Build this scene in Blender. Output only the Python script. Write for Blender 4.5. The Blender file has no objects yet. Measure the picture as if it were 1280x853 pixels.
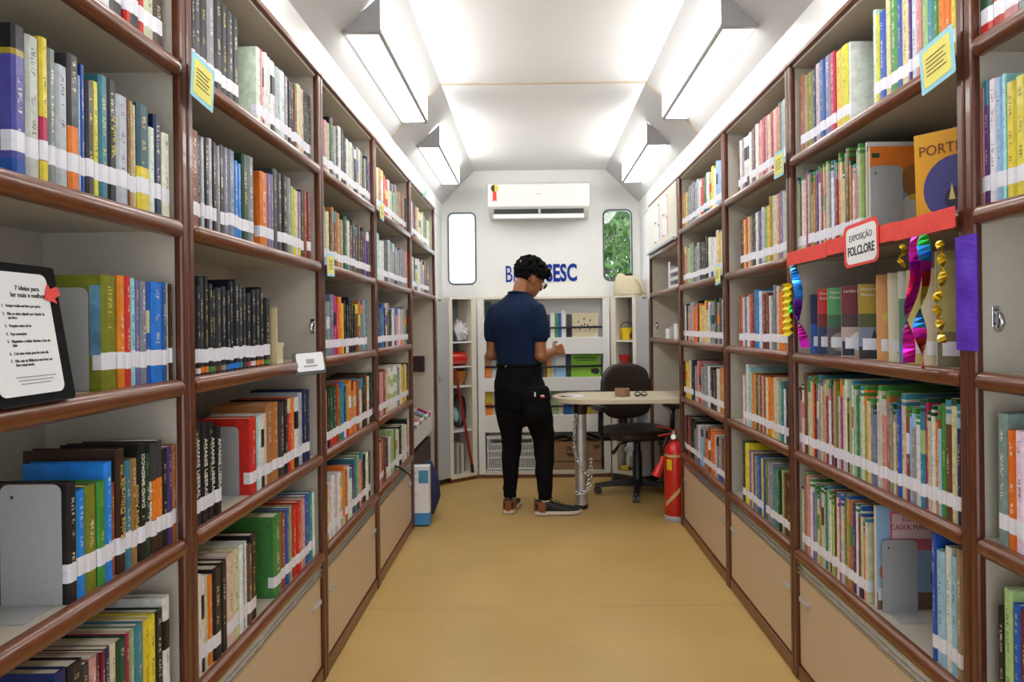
import bpy, bmesh, math, random
from mathutils import Vector, Matrix, noise as mnoise
PI = math.pi
random.seed(7)
C = bpy.context.scene.collection

# ------------------------------------------------------------------ camera, world, exposure
cam_d = bpy.data.cameras.new('camera'); cam = bpy.data.objects.new('camera', cam_d); C.objects.link(cam)
bpy.context.scene.camera = cam
F_PX = 820.0
cam_d.sensor_fit = 'HORIZONTAL'; cam_d.sensor_width = 36.0; cam_d.lens = F_PX/1280*36.0
cam_d.shift_x = -(665.5-640)/1280; cam_d.shift_y = -(426.5-406)/1280
cam_d.clip_start = 0.02; cam_d.clip_end = 100
cam.location = (0, 0, 1.25)
cam.matrix_world = Matrix.Translation((0, 0, 1.25)) @ Matrix.Rotation(PI/2, 4, 'X') @ Matrix.Rotation(-0.012, 4, 'Z')
sc = bpy.context.scene
sc.view_settings.view_transform = 'Standard'; sc.view_settings.look = 'None'
sc.view_settings.gamma = 1.0; sc.view_settings.use_curve_mapping = False
sc.view_settings.exposure = 0.14
w = bpy.data.worlds.new('daylight'); sc.world = w; w.use_nodes = True
wb = w.node_tree.nodes['Background']; wb.inputs[0].default_value = (0.86, 0.93, 1.0, 1); wb.inputs[1].default_value = 2.5
LAMP = 11.5            # emission of the tube light diffusers

# ------------------------------------------------------------------ materials
def S(r, g, b):       # sRGB 0-255 to linear
    f = lambda c: (c/255/12.92 if c/255 <= .04045 else ((c/255+.055)/1.055)**2.4)
    return (f(r), f(g), f(b))
def mat(name, col, rough=.5, metal=0, noise=0, nscale=30, bump=0, stretch=None, emit=0, coat=0, spec=.5, alpha=1):
    m = bpy.data.materials.new(name); m.use_nodes = True
    nt = m.node_tree; b = nt.nodes['Principled BSDF']
    b.inputs['Base Color'].default_value = (*col, 1); b.inputs['Roughness'].default_value = rough
    b.inputs['Metallic'].default_value = metal; b.inputs['Coat Weight'].default_value = coat
    b.inputs['Specular IOR Level'].default_value = spec
    b.inputs['Alpha'].default_value = alpha
    if emit:
        b.inputs['Emission Color'].default_value = (*col, 1); b.inputs['Emission Strength'].default_value = emit
    if noise or bump:
        tc = nt.nodes.new('ShaderNodeTexCoord'); mp = nt.nodes.new('ShaderNodeMapping')
        nt.links.new(tc.outputs['Object'], mp.inputs[0])
        mp.inputs['Scale'].default_value = stretch or (1, 1, 1)
        n = nt.nodes.new('ShaderNodeTexNoise'); n.inputs['Scale'].default_value = nscale; n.inputs['Detail'].default_value = 5
        nt.links.new(mp.outputs[0], n.inputs['Vector'])
        if noise:
            r = nt.nodes.new('ShaderNodeValToRGB'); r.color_ramp.elements[0].position = .3; r.color_ramp.elements[1].position = .7
            r.color_ramp.elements[0].color = (*[c*(1-noise) for c in col], 1)
            r.color_ramp.elements[1].color = (*[min(1, c*(1+noise)) for c in col], 1)
            nt.links.new(n.outputs['Fac'], r.inputs[0]); nt.links.new(r.outputs[0], b.inputs['Base Color'])
        if bump:
            bp = nt.nodes.new('ShaderNodeBump'); bp.inputs['Strength'].default_value = bump; bp.inputs['Distance'].default_value = .004
            nt.links.new(n.outputs['Fac'], bp.inputs['Height']); nt.links.new(bp.outputs[0], b.inputs['Normal'])
    return m
M = {}
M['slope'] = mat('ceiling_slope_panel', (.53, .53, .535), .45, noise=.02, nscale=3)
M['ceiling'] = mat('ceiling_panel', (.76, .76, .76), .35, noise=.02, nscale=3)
M['wall'] = mat('wall_paint', (.80, .80, .78), .4, noise=.02, nscale=4)
M['white'] = mat('white_laminate', (.80, .80, .78), .35)
M['cream'] = mat('cream_enamel', (.74, .69, .58), .4, noise=.03, nscale=20)
M['seam'] = mat('seam_tape', (.60, .50, .36), .6, noise=.1)
M['beige'] = mat('beige_laminate', (.60, .55, .475), .45, noise=.03, nscale=60)
M['shelf'] = mat('shelf_laminate', (.52, .475, .39), .4, noise=.03, nscale=60)
M['door'] = mat('door_laminate', (.60, .455, .30), .42, noise=.03, nscale=40)
M['wood'] = mat('varnished_wood', (.150, .043, .014), .30, noise=.28, nscale=22, stretch=(9, 1.2, 9), coat=.2)
M['woodv'] = mat('varnished_post', (.110, .029, .011), .30, noise=.28, nscale=22, stretch=(7, 7, .8), coat=.2)
M['alu'] = mat('aluminium', (.55, .55, .56), .38, 1, noise=.05)
M['chrome'] = mat('chrome', (.72, .73, .75), .16, 1)
M['steel'] = mat('galvanised_steel', (.58, .59, .61), .42, .75, noise=.08, nscale=15)
M['plate'] = mat('grey_plate', (.40, .405, .41), .42, noise=.04, nscale=80)
M['black'] = mat('black_plastic', (.012, .012, .013), .4)
M['matte'] = mat('matte_black_board', (.010, .010, .011), .9, spec=.15)
M['dark'] = mat('dark_grey', (.05, .05, .055), .45)
M['grey'] = mat('grey_paint', (.42, .43, .44), .5)
M['dgrey'] = mat('locker_grey', (.20, .205, .21), .45, noise=.04)
M['fixt'] = mat('fixture_metal', (.36, .36, .37), .45)
M['diff'] = mat('lit_diffuser', (1, .985, .96), .4, emit=LAMP)
M['red'] = mat('red_paint', (.62, .02, .012), .28, coat=.4)
M['redp'] = mat('red_paper', (.80, .05, .035), .6, noise=.06, nscale=40, bump=.2)
M['yellowp'] = mat('yellow_crepe', (.88, .72, .005), .6, noise=.06, nscale=60)
M['purplep'] = mat('purple_crepe', (.105, .025, .55), .65, noise=.12, nscale=70, bump=.3)
M['paper'] = mat('white_paper', (.82, .82, .84), .6)
M['stickyb'] = mat('blue_card', (.33, .70, .82), .6)
M['stickyy'] = mat('yellow_card', (.86, .78, .16), .6)
M['ink'] = mat('black_ink', (.015, .015, .018), .6)
M['inkg'] = mat('grey_ink', (.35, .35, .38), .6)
M['blueink'] = mat('blue_lettering', (.008, .034, .27), .8, spec=.2)
M['skin'] = mat('skin', (.30, .115, .045), .5, noise=.08, nscale=30)
M['hair'] = mat('black_hair', (.006, .0055, .006), .85, noise=.4, nscale=120, bump=.4, spec=.08)
M['shirt'] = mat('navy_cotton', (.0042, .0145, .048), .85, noise=.2, nscale=60, bump=.12, spec=.2)
M['trouser'] = mat('black_cotton', (.0045, .0045, .0055), .9, noise=.2, nscale=60, bump=.15, spec=.15)
M['shoe'] = mat('charcoal_shoe', (.008, .0095, .013), .55, noise=.2, nscale=80)
M['tanshoe'] = mat('tan_leather', (.25, .075, .022), .6, noise=.15, nscale=60)
M['sole'] = mat('pale_sole', (.66, .60, .50), .6)
M['sock'] = mat('white_sock', (.75, .75, .76), .9)
M['leather'] = mat('brown_vinyl', (.028, .017, .013), .4, noise=.2, nscale=60, bump=.1)
M['tabletop'] = mat('table_laminate', (.66, .58, .43), .35, noise=.04, nscale=20, stretch=(8, 1, 1))
M['canvas'] = mat('canvas', (.66, .58, .40), .85, noise=.06, nscale=60, bump=.2)
M['carton'] = mat('corrugated_carton', (.33, .19, .095), .8, noise=.08, nscale=30)
M['tape'] = mat('packing_tape', (.30, .17, .09), .4)
M['crate'] = mat('crate_plastic', (.70, .72, .73), .45)
M['yellowpl'] = mat('yellow_plastic', (.80, .55, .01), .4)
M['orangepl'] = mat('amber_plastic', (.45, .16, .015), .4)
M['cyanpl'] = mat('pale_cyan', (.35, .62, .62), .5)
M['bluebox'] = mat('blue_carton', (.05, .28, .62), .55)
M['navy'] = mat('navy_cloth', (.02, .03, .10), .8)
M['brownbox'] = mat('dark_brown_box', (.045, .022, .014), .55, noise=.2)
M['stool'] = mat('stool_wood', (.17, .065, .028), .45, noise=.25, nscale=20, stretch=(1, 1, 9))
M['maroon'] = mat('broom_red', (.30, .012, .02), .4)
M['bag'] = mat('white_plastic_bag', (.66, .66, .66), .4, bump=.6, nscale=25)
M['strap'] = mat('dark_strap', (.012, .016, .035), .6)
M['gold'] = mat('gold_band', (.60, .45, .20), .5)
M['bark'] = mat('bark', (.10, .07, .05), .9, noise=.3)
M['leaf'] = mat('leaf', (.085, .20, .03), .6, noise=.35, nscale=5)
M['leafd'] = mat('dark_leaf', (.022, .07, .03), .6, noise=.35, nscale=5)
M['gasket'] = mat('window_gasket', (.10, .11, .12), .45)
M['pages'] = mat('book_pages', (.66, .61, .50), .8, noise=.12, nscale=9, stretch=(1, 70, 1))
M['wirepl'] = mat('green_note', (.30, .55, .45), .6)

def floor_mat():
    m = mat('vinyl_floor', S(206, 172, 104), .40)
    nt = m.node_tree; b = nt.nodes['Principled BSDF']
    tc = nt.nodes.new('ShaderNodeTexCoord')
    n1 = nt.nodes.new('ShaderNodeTexNoise'); n1.inputs['Scale'].default_value = 220; n1.inputs['Detail'].default_value = 3
    n2 = nt.nodes.new('ShaderNodeTexNoise'); n2.inputs['Scale'].default_value = 2.2; n2.inputs['Detail'].default_value = 6
    for n in (n1, n2): nt.links.new(tc.outputs['Object'], n.inputs['Vector'])
    r1 = nt.nodes.new('ShaderNodeValToRGB'); e = r1.color_ramp.elements
    e[0].position = .32; e[1].position = .68; e[0].color = (*S(186, 150, 86), 1); e[1].color = (*S(212, 180, 114), 1)
    r2 = nt.nodes.new('ShaderNodeValToRGB'); e = r2.color_ramp.elements
    e[0].position = .38; e[1].position = .68; e[0].color = (.88, .88, .86, 1); e[1].color = (1, 1, 1, 1)
    mx = nt.nodes.new('ShaderNodeMix'); mx.data_type = 'RGBA'; mx.blend_type = 'MULTIPLY'; mx.inputs[0].default_value = 1
    nt.links.new(n1.outputs['Fac'], r1.inputs[0]); nt.links.new(n2.outputs['Fac'], r2.inputs[0])
    nt.links.new(r1.outputs[0], mx.inputs[6]); nt.links.new(r2.outputs[0], mx.inputs[7])
    nt.links.new(mx.outputs[2], b.inputs['Base Color'])
    return m
M['floor'] = floor_mat()

def cover_mat():      # per-face colour 'Col'; spine lettering streaks from UV where 'Ink' has alpha
    m = mat('book_cover', (.5, .5, .5), .38, coat=.08, spec=.35)
    nt = m.node_tree; b = nt.nodes['Principled BSDF']; L = nt.links.new; N = nt.nodes.new
    col = N('ShaderNodeAttribute'); col.attribute_name = 'Col'
    ink = N('ShaderNodeAttribute'); ink.attribute_name = 'Ink'
    uv = N('ShaderNodeUVMap'); uv.uv_map = 'UVMap'
    sep = N('ShaderNodeSeparateXYZ'); L(uv.outputs[0], sep.inputs[0])
    def math_(op, a, bb, c=None):
        n = N('ShaderNodeMath'); n.operation = op
        for i, v in enumerate((a, bb, c)):
            if v is None: continue
            if isinstance(v, (int, float)): n.inputs[i].default_value = v
            else: L(v, n.inputs[i])
        return n.outputs[0]
    cmb = N('ShaderNodeCombineXYZ'); L(math_('MULTIPLY', sep.outputs[0], 2.4), cmb.inputs[0]); L(math_('MULTIPLY', sep.outputs[1], 330), cmb.inputs[1])
    nz = N('ShaderNodeTexNoise'); nz.inputs['Scale'].default_value = 1.0; nz.inputs['Detail'].default_value = 1; L(cmb.outputs[0], nz.inputs['Vector'])
    cm2 = N('ShaderNodeCombineXYZ'); L(math_('MULTIPLY', sep.outputs[1], 22), cm2.inputs[1])
    nw = N('ShaderNodeTexNoise'); nw.inputs['Scale'].default_value = 1.0; L(cm2.outputs[0], nw.inputs['Vector'])
    k = math_('MULTIPLY', math_('GREATER_THAN', nz.outputs['Fac'], .52), math_('GREATER_THAN', nw.outputs['Fac'], .5))
    k = math_('MULTIPLY', k, math_('LESS_THAN', math_('ABSOLUTE', math_('SUBTRACT', sep.outputs[0], .5), 0), .15))
    k = math_('MULTIPLY', math_('MULTIPLY', k, .7), ink.outputs['Alpha'])
    tc = N('ShaderNodeTexCoord'); nn = N('ShaderNodeTexNoise'); nn.inputs['Scale'].default_value = 60; nn.inputs['Detail'].default_value = 4
    L(tc.outputs['Object'], nn.inputs['Vector'])
    va = N('ShaderNodeMapRange'); va.inputs[1].default_value = .3; va.inputs[2].default_value = .7; va.inputs[3].default_value = .82; va.inputs[4].default_value = 1.12
    L(nn.outputs['Fac'], va.inputs[0])
    sc_ = N('ShaderNodeVectorMath'); sc_.operation = 'SCALE'; L(col.outputs['Color'], sc_.inputs[0]); L(va.outputs[0], sc_.inputs['Scale'])
    mx = N('ShaderNodeMix'); mx.data_type = 'RGBA'; L(k, mx.inputs[0]); L(sc_.outputs[0], mx.inputs[6]); L(ink.outputs['Color'], mx.inputs[7])
    L(mx.outputs[2], b.inputs['Base Color'])
    return m
M['cover'] = cover_mat()

def label_mat():      # white call-number sticker with faint grey print
    m = mat('spine_label', (.83, .83, .86), .4, coat=.3)
    nt = m.node_tree; b = nt.nodes['Principled BSDF']; L = nt.links.new; N = nt.nodes.new
    tc = N('ShaderNodeTexCoord'); mp = N('ShaderNodeMapping'); mp.inputs['Scale'].default_value = (0, 900, 420)
    L(tc.outputs['Object'], mp.inputs[0])
    n = N('ShaderNodeTexNoise'); n.inputs['Scale'].default_value = 1; n.inputs['Detail'].default_value = 1; L(mp.outputs[0], n.inputs['Vector'])
    r = N('ShaderNodeValToRGB'); e = r.color_ramp.elements; e[0].position = .64; e[1].position = .69
    e[0].color = (.82, .82, .90, 1); e[1].color = (.55, .55, .62, 1); L(n.outputs['Fac'], r.inputs[0]); L(r.outputs[0], b.inputs['Base Color'])
    return m
M['label'] = label_mat()

def glass_mat(name, tint, rough=0.0):
    m = bpy.data.materials.new(name); m.use_nodes = True; nt = m.node_tree; nt.nodes.clear()
    o = nt.nodes.new('ShaderNodeOutputMaterial'); t = nt.nodes.new('ShaderNodeBsdfTransparent'); t.inputs[0].default_value = (*tint, 1)
    g = nt.nodes.new('ShaderNodeBsdfGlossy'); g.inputs['Roughness'].default_value = .02
    f = nt.nodes.new('ShaderNodeFresnel'); f.inputs[0].default_value = 1.45
    x = nt.nodes.new('ShaderNodeMixShader'); nt.links.new(f.outputs[0], x.inputs[0]); nt.links.new(t.outputs[0], x.inputs[1]); nt.links.new(g.outputs[0], x.inputs[2])
    nt.links.new(x.outputs[0], o.inputs[0]); return m
M['glass'] = glass_mat('window_glass', (.93, .97, .98))
M['lens'] = glass_mat('spectacle_lens', (.95, .95, .95))

def attr_mat(name, rough=.5, metal=0, coat=0):
    m = mat(name, (.5, .5, .5), rough, metal, coat=coat); nt = m.node_tree
    a = nt.nodes.new('ShaderNodeAttribute'); a.attribute_name = 'Col'
    nt.links.new(a.outputs['Color'], nt.nodes['Principled BSDF'].inputs['Base Color']); return m
M['foil'] = attr_mat('metallic_foil', .18, .9)
M['print'] = attr_mat('printed_cover', .6, 0, 0)

# ------------------------------------------------------------------ mesh builder
class MB:
    def __init__(s): s.v = []; s.f = []; s.c = []; s.k = []; s.uv = []; s.m = []; s.T = None
    def add(s, vs, fs, col=None, ink=None, uvs=None, mi=0):
        o = len(s.v)
        s.v += [tuple(s.T @ Vector(p)) for p in vs] if s.T is not None else [tuple(p) for p in vs]
        for i, f in enumerate(fs):
            s.f.append(tuple(a+o for a in f)); s.c.append(col); s.k.append(ink); s.uv.append(uvs[i] if uvs else None); s.m.append(mi)
    def box(s, x0, x1, y0, y1, z0, z1, col=None, mi=0):
        if x0 > x1: x0, x1 = x1, x0
        if y0 > y1: y0, y1 = y1, y0
        if z0 > z1: z0, z1 = z1, z0
        v = [(x0,y0,z0),(x1,y0,z0),(x1,y1,z0),(x0,y1,z0),(x0,y0,z1),(x1,y0,z1),(x1,y1,z1),(x0,y1,z1)]
        s.add(v, [(0,3,2,1),(4,5,6,7),(0,1,5,4),(1,2,6,5),(2,3,7,6),(3,0,4,7)], col, mi=mi); return s
    def prism(s, pts, axis, a, b, col=None, mi=0):
        """closed polygon pts (2d) extruded along axis 'x','y','z' from a to b"""
        n = len(pts)
        def P(p, t): return {'x': (t, p[0], p[1]), 'y': (p[0], t, p[1]), 'z': (p[0], p[1], t)}[axis]
        v = [P(p, a) for p in pts]+[P(p, b) for p in pts]
        f = [(i, (i+1) % n, n+(i+1) % n, n+i) for i in range(n)]+[tuple(range(n))[::-1], tuple(range(n, 2*n))]
        s.add(v, f, col, mi=mi); return s
    def tube(s, pts, r, n=8, closed=False, col=None, cap=True, mi=0):
        pts = [Vector(p) for p in pts]; N = len(pts); rs = r if isinstance(r, (list, tuple)) else [r]*N
        v = []; ref = None
        for i, p in enumerate(pts):
            if closed: d = pts[(i+1) % N]-pts[i-1]
            else: d = pts[min(i+1, N-1)]-pts[max(i-1, 0)]
            d.normalize()
            if ref is None:
                ref = Vector((0, 0, 1)) if abs(d.z) < .9 else Vector((1, 0, 0))
            a = (ref-d*ref.dot(d)).normalized(); bb = d.cross(a); ref = a
            for k in range(n):
                t = 2*PI*k/n; v.append(p+(a*math.cos(t)+bb*math.sin(t))*rs[i])
        f = []
        for i in range(N if closed else N-1):
            j = (i+1) % N
            for k in range(n): f.append((i*n+k, i*n+(k+1) % n, j*n+(k+1) % n, j*n+k))
        if not closed and cap: f += [tuple(range(n))[::-1], tuple(range((N-1)*n, N*n))]
        s.add(v, f, col, mi=mi); return s
    def lathe(s, prof, n=24, c=(0, 0, 0), col=None, mi=0):
        v = []; f = []
        for (r, z) in prof:
            for k in range(n): v.append((c[0]+r*math.cos(2*PI*k/n), c[1]+r*math.sin(2*PI*k/n), c[2]+z))
        for i in range(len(prof)-1):
            for k in range(n): f.append((i*n+k, i*n+(k+1) % n, (i+1)*n+(k+1) % n, (i+1)*n+k))
        f += [tuple(range(n))[::-1], tuple(range((len(prof)-1)*n, len(prof)*n))]
        s.add(v, f, col, mi=mi); return s
    def loft(s, rings, cap=True, col=None):
        n = len(rings[0]); v = [p for r in rings for p in r]; f = []
        for i in range(len(rings)-1):
            for k in range(n): f.append((i*n+k, i*n+(k+1) % n, (i+1)*n+(k+1) % n, (i+1)*n+k))
        if cap: f += [tuple(range(n))[::-1], tuple(range((len(rings)-1)*n, len(rings)*n))]
        s.add(v, f, col); return s
    def ball(s, c, r, n=10, m=7, col=None):
        rx, ry, rz = r if isinstance(r, (tuple, list)) else (r, r, r)
        v = [(c[0], c[1], c[2]-rz)]
        for i in range(1, m):
            a = -PI/2+PI*i/m
            for k in range(n):
                t = 2*PI*k/n; v.append((c[0]+rx*math.cos(a)*math.cos(t), c[1]+ry*math.cos(a)*math.sin(t), c[2]+rz*math.sin(a)))
        v.append((c[0], c[1], c[2]+rz)); f = [(0, 1+(k+1) % n, 1+k) for k in range(n)]
        for i in range(m-2):
            for k in range(n):
                a = 1+i*n+k; b = 1+i*n+(k+1) % n; f.append((a, b, b+n, a+n))
        o = 1+(m-2)*n; f += [(o+k, o+(k+1) % n, len(v)-1) for k in range(n)]
        s.add(v, f, col); return s
    def mesh(s, name, mats, org=(0, 0, 0), smooth=False, fix=True):
        me = bpy.data.meshes.new(name)
        me.from_pydata([(a-org[0], b-org[1], c-org[2]) for a, b, c in s.v], [], s.f)
        for m in mats: me.materials.append(m)
        if len(mats) > 1: me.polygons.foreach_set('material_index', s.m)
        if any(c is not None for c in s.c):
            ca = me.color_attributes.new('Col', 'FLOAT_COLOR', 'CORNER'); d = []
            for f, c in zip(s.f, s.c): d += list((*(c or (.5, .5, .5)), 1))*len(f)
            ca.data.foreach_set('color', d)
        if any(k is not None for k in s.k):
            ca = me.color_attributes.new('Ink', 'FLOAT_COLOR', 'CORNER'); d = []
            for f, k in zip(s.f, s.k): d += list(k or (0, 0, 0, 0))*len(f)
            ca.data.foreach_set('color', d)
            ul = me.uv_layers.new(name='UVMap'); d = []
            for f, u in zip(s.f, s.uv):
                for i in range(len(f)): d += list(u[i]) if u else [-5, 0]
            ul.data.foreach_set('uv', d)
        if fix and not any(k is not None for k in s.k):
            bm = bmesh.new(); bm.from_mesh(me); bmesh.ops.recalc_face_normals(bm, faces=bm.faces); bm.to_mesh(me); bm.free()
        if smooth:
            me.polygons.foreach_set('use_smooth', [True]*len(me.polygons))
        me.update(); return me

def W(o): return Vector(o['org']) if o is not None else Vector((0, 0, 0))
def obj(name, mb, m, parent=None, org=None, smooth=False, bevel=0):
    """link a builder (world coordinates) or a ready mesh as one object whose origin is org"""
    org = Vector(org) if org is not None else (W(parent) if parent is not None else Vector((0, 0, 0)))
    mats = m if isinstance(m, (list, tuple)) else [m]
    me = mb.mesh(name, mats, org, smooth) if isinstance(mb, MB) else mb
    o = bpy.data.objects.new(name, me); C.objects.link(o); o['org'] = tuple(org)
    o.location = org-W(parent)
    if parent is not None: o.parent = parent
    if bevel:
        b = o.modifiers.new('soft_edges', 'BEVEL'); b.width = bevel; b.segments = 2; b.limit_method = 'ANGLE'; b.angle_limit = .6
    if smooth == 'auto':
        try:
            me.set_sharp_from_angle(angle=.7)
        except Exception: pass
    return o
def thing(name, org, label, cat, group=None):
    o = bpy.data.objects.new(name, None); C.objects.link(o); o.empty_display_size = .05
    o.location = org; o['org'] = tuple(org); o['label'] = label; o['category'] = cat
    if group: o['group'] = group
    return o
def tag(o, label, cat, group=None):
    o['label'] = label; o['category'] = cat
    if group: o['group'] = group
    return o
def struct(o): o['kind'] = 'structure'; return o
def sempty(name, org):
    o = bpy.data.objects.new(name, None); C.objects.link(o); o.location = org; o['org'] = tuple(org); o['kind'] = 'structure'; return o
def bx(*a): return MB().box(*a)

def text_mb(txt, size, Mx, offset=0.0, align='CENTER', sx=1.0, depth=.0006):
    """lettering as real mesh; Mx maps text plane (x right, y up) into the world"""
    cu = bpy.data.curves.new('lettering', 'FONT'); cu.body = txt; cu.size = size; cu.align_x = align; cu.align_y = 'CENTER'
    cu.offset = offset; cu.extrude = depth; cu.resolution_u = 3
    ob = bpy.data.objects.new('lettering_tmp', cu); C.objects.link(ob)
    dg = bpy.context.evaluated_depsgraph_get(); me = bpy.data.meshes.new_from_object(ob.evaluated_get(dg))
    mb = MB(); T = Mx @ Matrix.Diagonal((sx, 1, 1, 1))
    mb.add([T @ v.co for v in me.vertices], [tuple(p.vertices) for p in me.polygons])
    bpy.data.objects.remove(ob); bpy.data.curves.remove(cu); bpy.data.meshes.remove(me)
    return mb
def frame(o, xd, yd):
    x = Vector(xd).normalized(); y = Vector(yd); y = (y-x*y.dot(x)).normalized(); z = x.cross(y)
    m = Matrix((x, y, z)).transposed().to_4x4(); m.translation = Vector(o); return m
def merge(*mbs):
    r = MB()
    for m in mbs: r.add(m.v, m.f)
    return r
def rrect(w, h, r, n=5):
    p = []
    for cx, cy, a in ((w/2-r, h/2-r, 0), (-w/2+r, h/2-r, 90), (-w/2+r, -h/2+r, 180), (w/2-r, -h/2+r, 270)):
        for i in range(n+1):
            t = math.radians(a+90*i/n); p.append((cx+r*math.cos(t), cy+r*math.sin(t)))
    return p
def plate_mb(Mx, pts, t):
    m = MB(); m.T = Mx; m.prism(pts, 'z', 0, t); m.T = None; return m
def remesh(mb, voxel, smooth_it=4, fac=.5, deci=0):
    me = mb.mesh('rm', [], (0, 0, 0)); ob = bpy.data.objects.new('rm', me); C.objects.link(ob)
    r = ob.modifiers.new('r', 'REMESH'); r.mode = 'VOXEL'; r.voxel_size = voxel; r.use_smooth_shade = True
    s = ob.modifiers.new('s', 'SMOOTH'); s.iterations = smooth_it; s.factor = fac
    if deci: d = ob.modifiers.new('d', 'DECIMATE'); d.ratio = deci
    dg = bpy.context.evaluated_depsgraph_get(); m2 = bpy.data.meshes.new_from_object(ob.evaluated_get(dg))
    out = MB(); out.add([v.co for v in m2.vertices], [tuple(p.vertices) for p in m2.polygons])
    bpy.data.objects.remove(ob); bpy.data.meshes.remove(me); bpy.data.meshes.remove(m2); return out

# ------------------------------------------------------------------ the setting
XL, XR = -.748, .911                 # front planes of the bookcases
PL = [.49, 1.425, 2.335, 3.137, 4.054, 5.061]
PR = [.45, 1.372, 2.312, 3.10, 4.05, 5.07]
DEPTH = .31
ZS = [1.809, 1.467, 1.128, .788, .446]
YB = 5.68; YF = -1.0
fl = struct(obj('floor', bx(-1.16, 1.32, YF, YB+.05, -.05, -.002), M['floor']))
for a, b in ((YF, 2.899), (2.901, YB)):
    obj('vinyl_sheet', bx(-1.06, 1.22, a, b, -.002, 0), M['floor'], fl)
# ceiling: two flat sheets with a taped seam, and sloped sheets at both sides
cl = struct(obj('ceiling', bx(-.56, .72, YF, YB+.05, 2.592, 2.64), M['ceiling']))
for a, b in ((YF, 1.6), (1.602, 3.63), (3.632, YB)):
    obj('ceiling_panel', bx(-.49, .645, a, b, 2.587, 2.592), M['ceiling'], cl)
for y in (1.6, 3.63): obj('seam_strip', bx(-.49, .645, y-.012, y+.012, 2.5845, 2.588), M['seam'], cl)
for nm, x0, x1, s in (('left', -.49, -.776, -1), ('right', .645, .939, 1)):
    t = .006*s
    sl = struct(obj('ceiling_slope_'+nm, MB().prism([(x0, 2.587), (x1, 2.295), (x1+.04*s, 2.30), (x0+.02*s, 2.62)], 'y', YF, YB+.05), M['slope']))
    d = Vector((x1-x0, 0, 2.295-2.587))
    for y in (1.6, 3.63):
        obj('seam_strip', MB().prism([(x0, 2.5845), (x1, 2.2925), (x1, 2.2955), (x0, 2.5885)], 'y', y-.012, y+.012), M['seam'], sl)
struct(obj('wall_left', bx(-1.16, -1.065, YF, YB+.05, 0, 2.3), M['wall']))
struct(obj('wall_right', bx(1.228, 1.32, YF, YB+.05, 0, 2.3), M['wall']))
struct(obj('trim_left', bx(-1.07, -.770, YF, YB, 2.162, 2.30), M['wall']))
struct(obj('trim_right', bx(.933, 1.23, YF, YB, 2.162, 2.30), M['wall']))
struct(obj('trim_left_end', bx(-1.07, -.776, 5.064, YB, 0, 2.165), M['wall']))
struct(obj('trim_right_end', bx(.939, 1.23, 5.073, YB, 0, 2.165), M['wall']))
wf = MB(); wf.box(-1.16, -.62, YF-.06, YF, 0, 2.64); wf.box(.78, 1.32, YF-.06, YF, 0, 2.64); wf.box(-.62, .78, YF-.06, YF, 2.15, 2.64)
struct(obj('wall_front', wf, M['wall']))       # the open doorway of the vehicle, behind the camera
WIN = [(-.6015, 1.9155, .235, .613), (.746, 1.9305, .242, .605)]
def back_wall():
    bm = bmesh.new(); loops = [[(-1.16, -.02), (1.32, -.02), (1.32, 2.64), (-1.16, 2.64)]]
    for cx, cz, ww, hh in WIN: loops.append([(cx+a, cz+b) for a, b in rrect(ww, hh, .045)])
    es = []
    for lp in loops:
        vs = [bm.verts.new((a, YB, b)) for a, b in lp]
        es += [bm.edges.new((vs[i], vs[(i+1) % len(vs)])) for i in range(len(vs))]
    bmesh.ops.triangle_fill(bm, use_beauty=True, edges=es)
    r = bmesh.ops.extrude_face_region(bm, geom=list(bm.faces))
    for e in r['geom']:
        if isinstance(e, bmesh.types.BMVert): e.co.y += .06
    bmesh.ops.recalc_face_normals(bm, faces=bm.faces)
    me = bpy.data.meshes.new('wall_back'); bm.to_mesh(me); bm.free(); me.materials.append(M['wall']); return me
struct(obj('wall_back', back_wall(), M['wall']))
for i, (cx, cz, ww, hh) in enumerate(WIN):
    wn = sempty('window_%d' % (i+1), (cx, YB, cz-hh/2))
    obj('window_frame', MB().tube([(cx+a, YB-.003, cz+b) for a, b in rrect(ww, hh, .045, 6)], .007, 8, closed=True), M['gasket'], wn, smooth=True)
    m = MB(); m.T = Matrix.Translation((cx, YB+.03, cz)) @ Matrix.Rotation(PI/2, 4, 'X'); m.prism(rrect(ww+.01, hh+.01, .045), 'z', 0, .005); m.T = None
    obj('pane', m, M['glass'], wn)
# wall lettering
t = thing('wall_lettering', (.085, YB, 1.60), 'blue BiblioSESC lettering on the white back wall behind the person', 'lettering')
obj('lettering', text_mb('Biblio', .205, frame((-.234, YB-.004, 1.682), (1, .0, .012), (0, 0, 1)), 0, 'LEFT', .60, .002), M['blueink'], t)
obj('lettering', text_mb('SESC', .205, frame((.392, YB-.004, 1.690), (1, 0, .012), (0, 0, 1)), .0065, 'RIGHT', .62, .002), M['blueink'], t)

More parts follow.
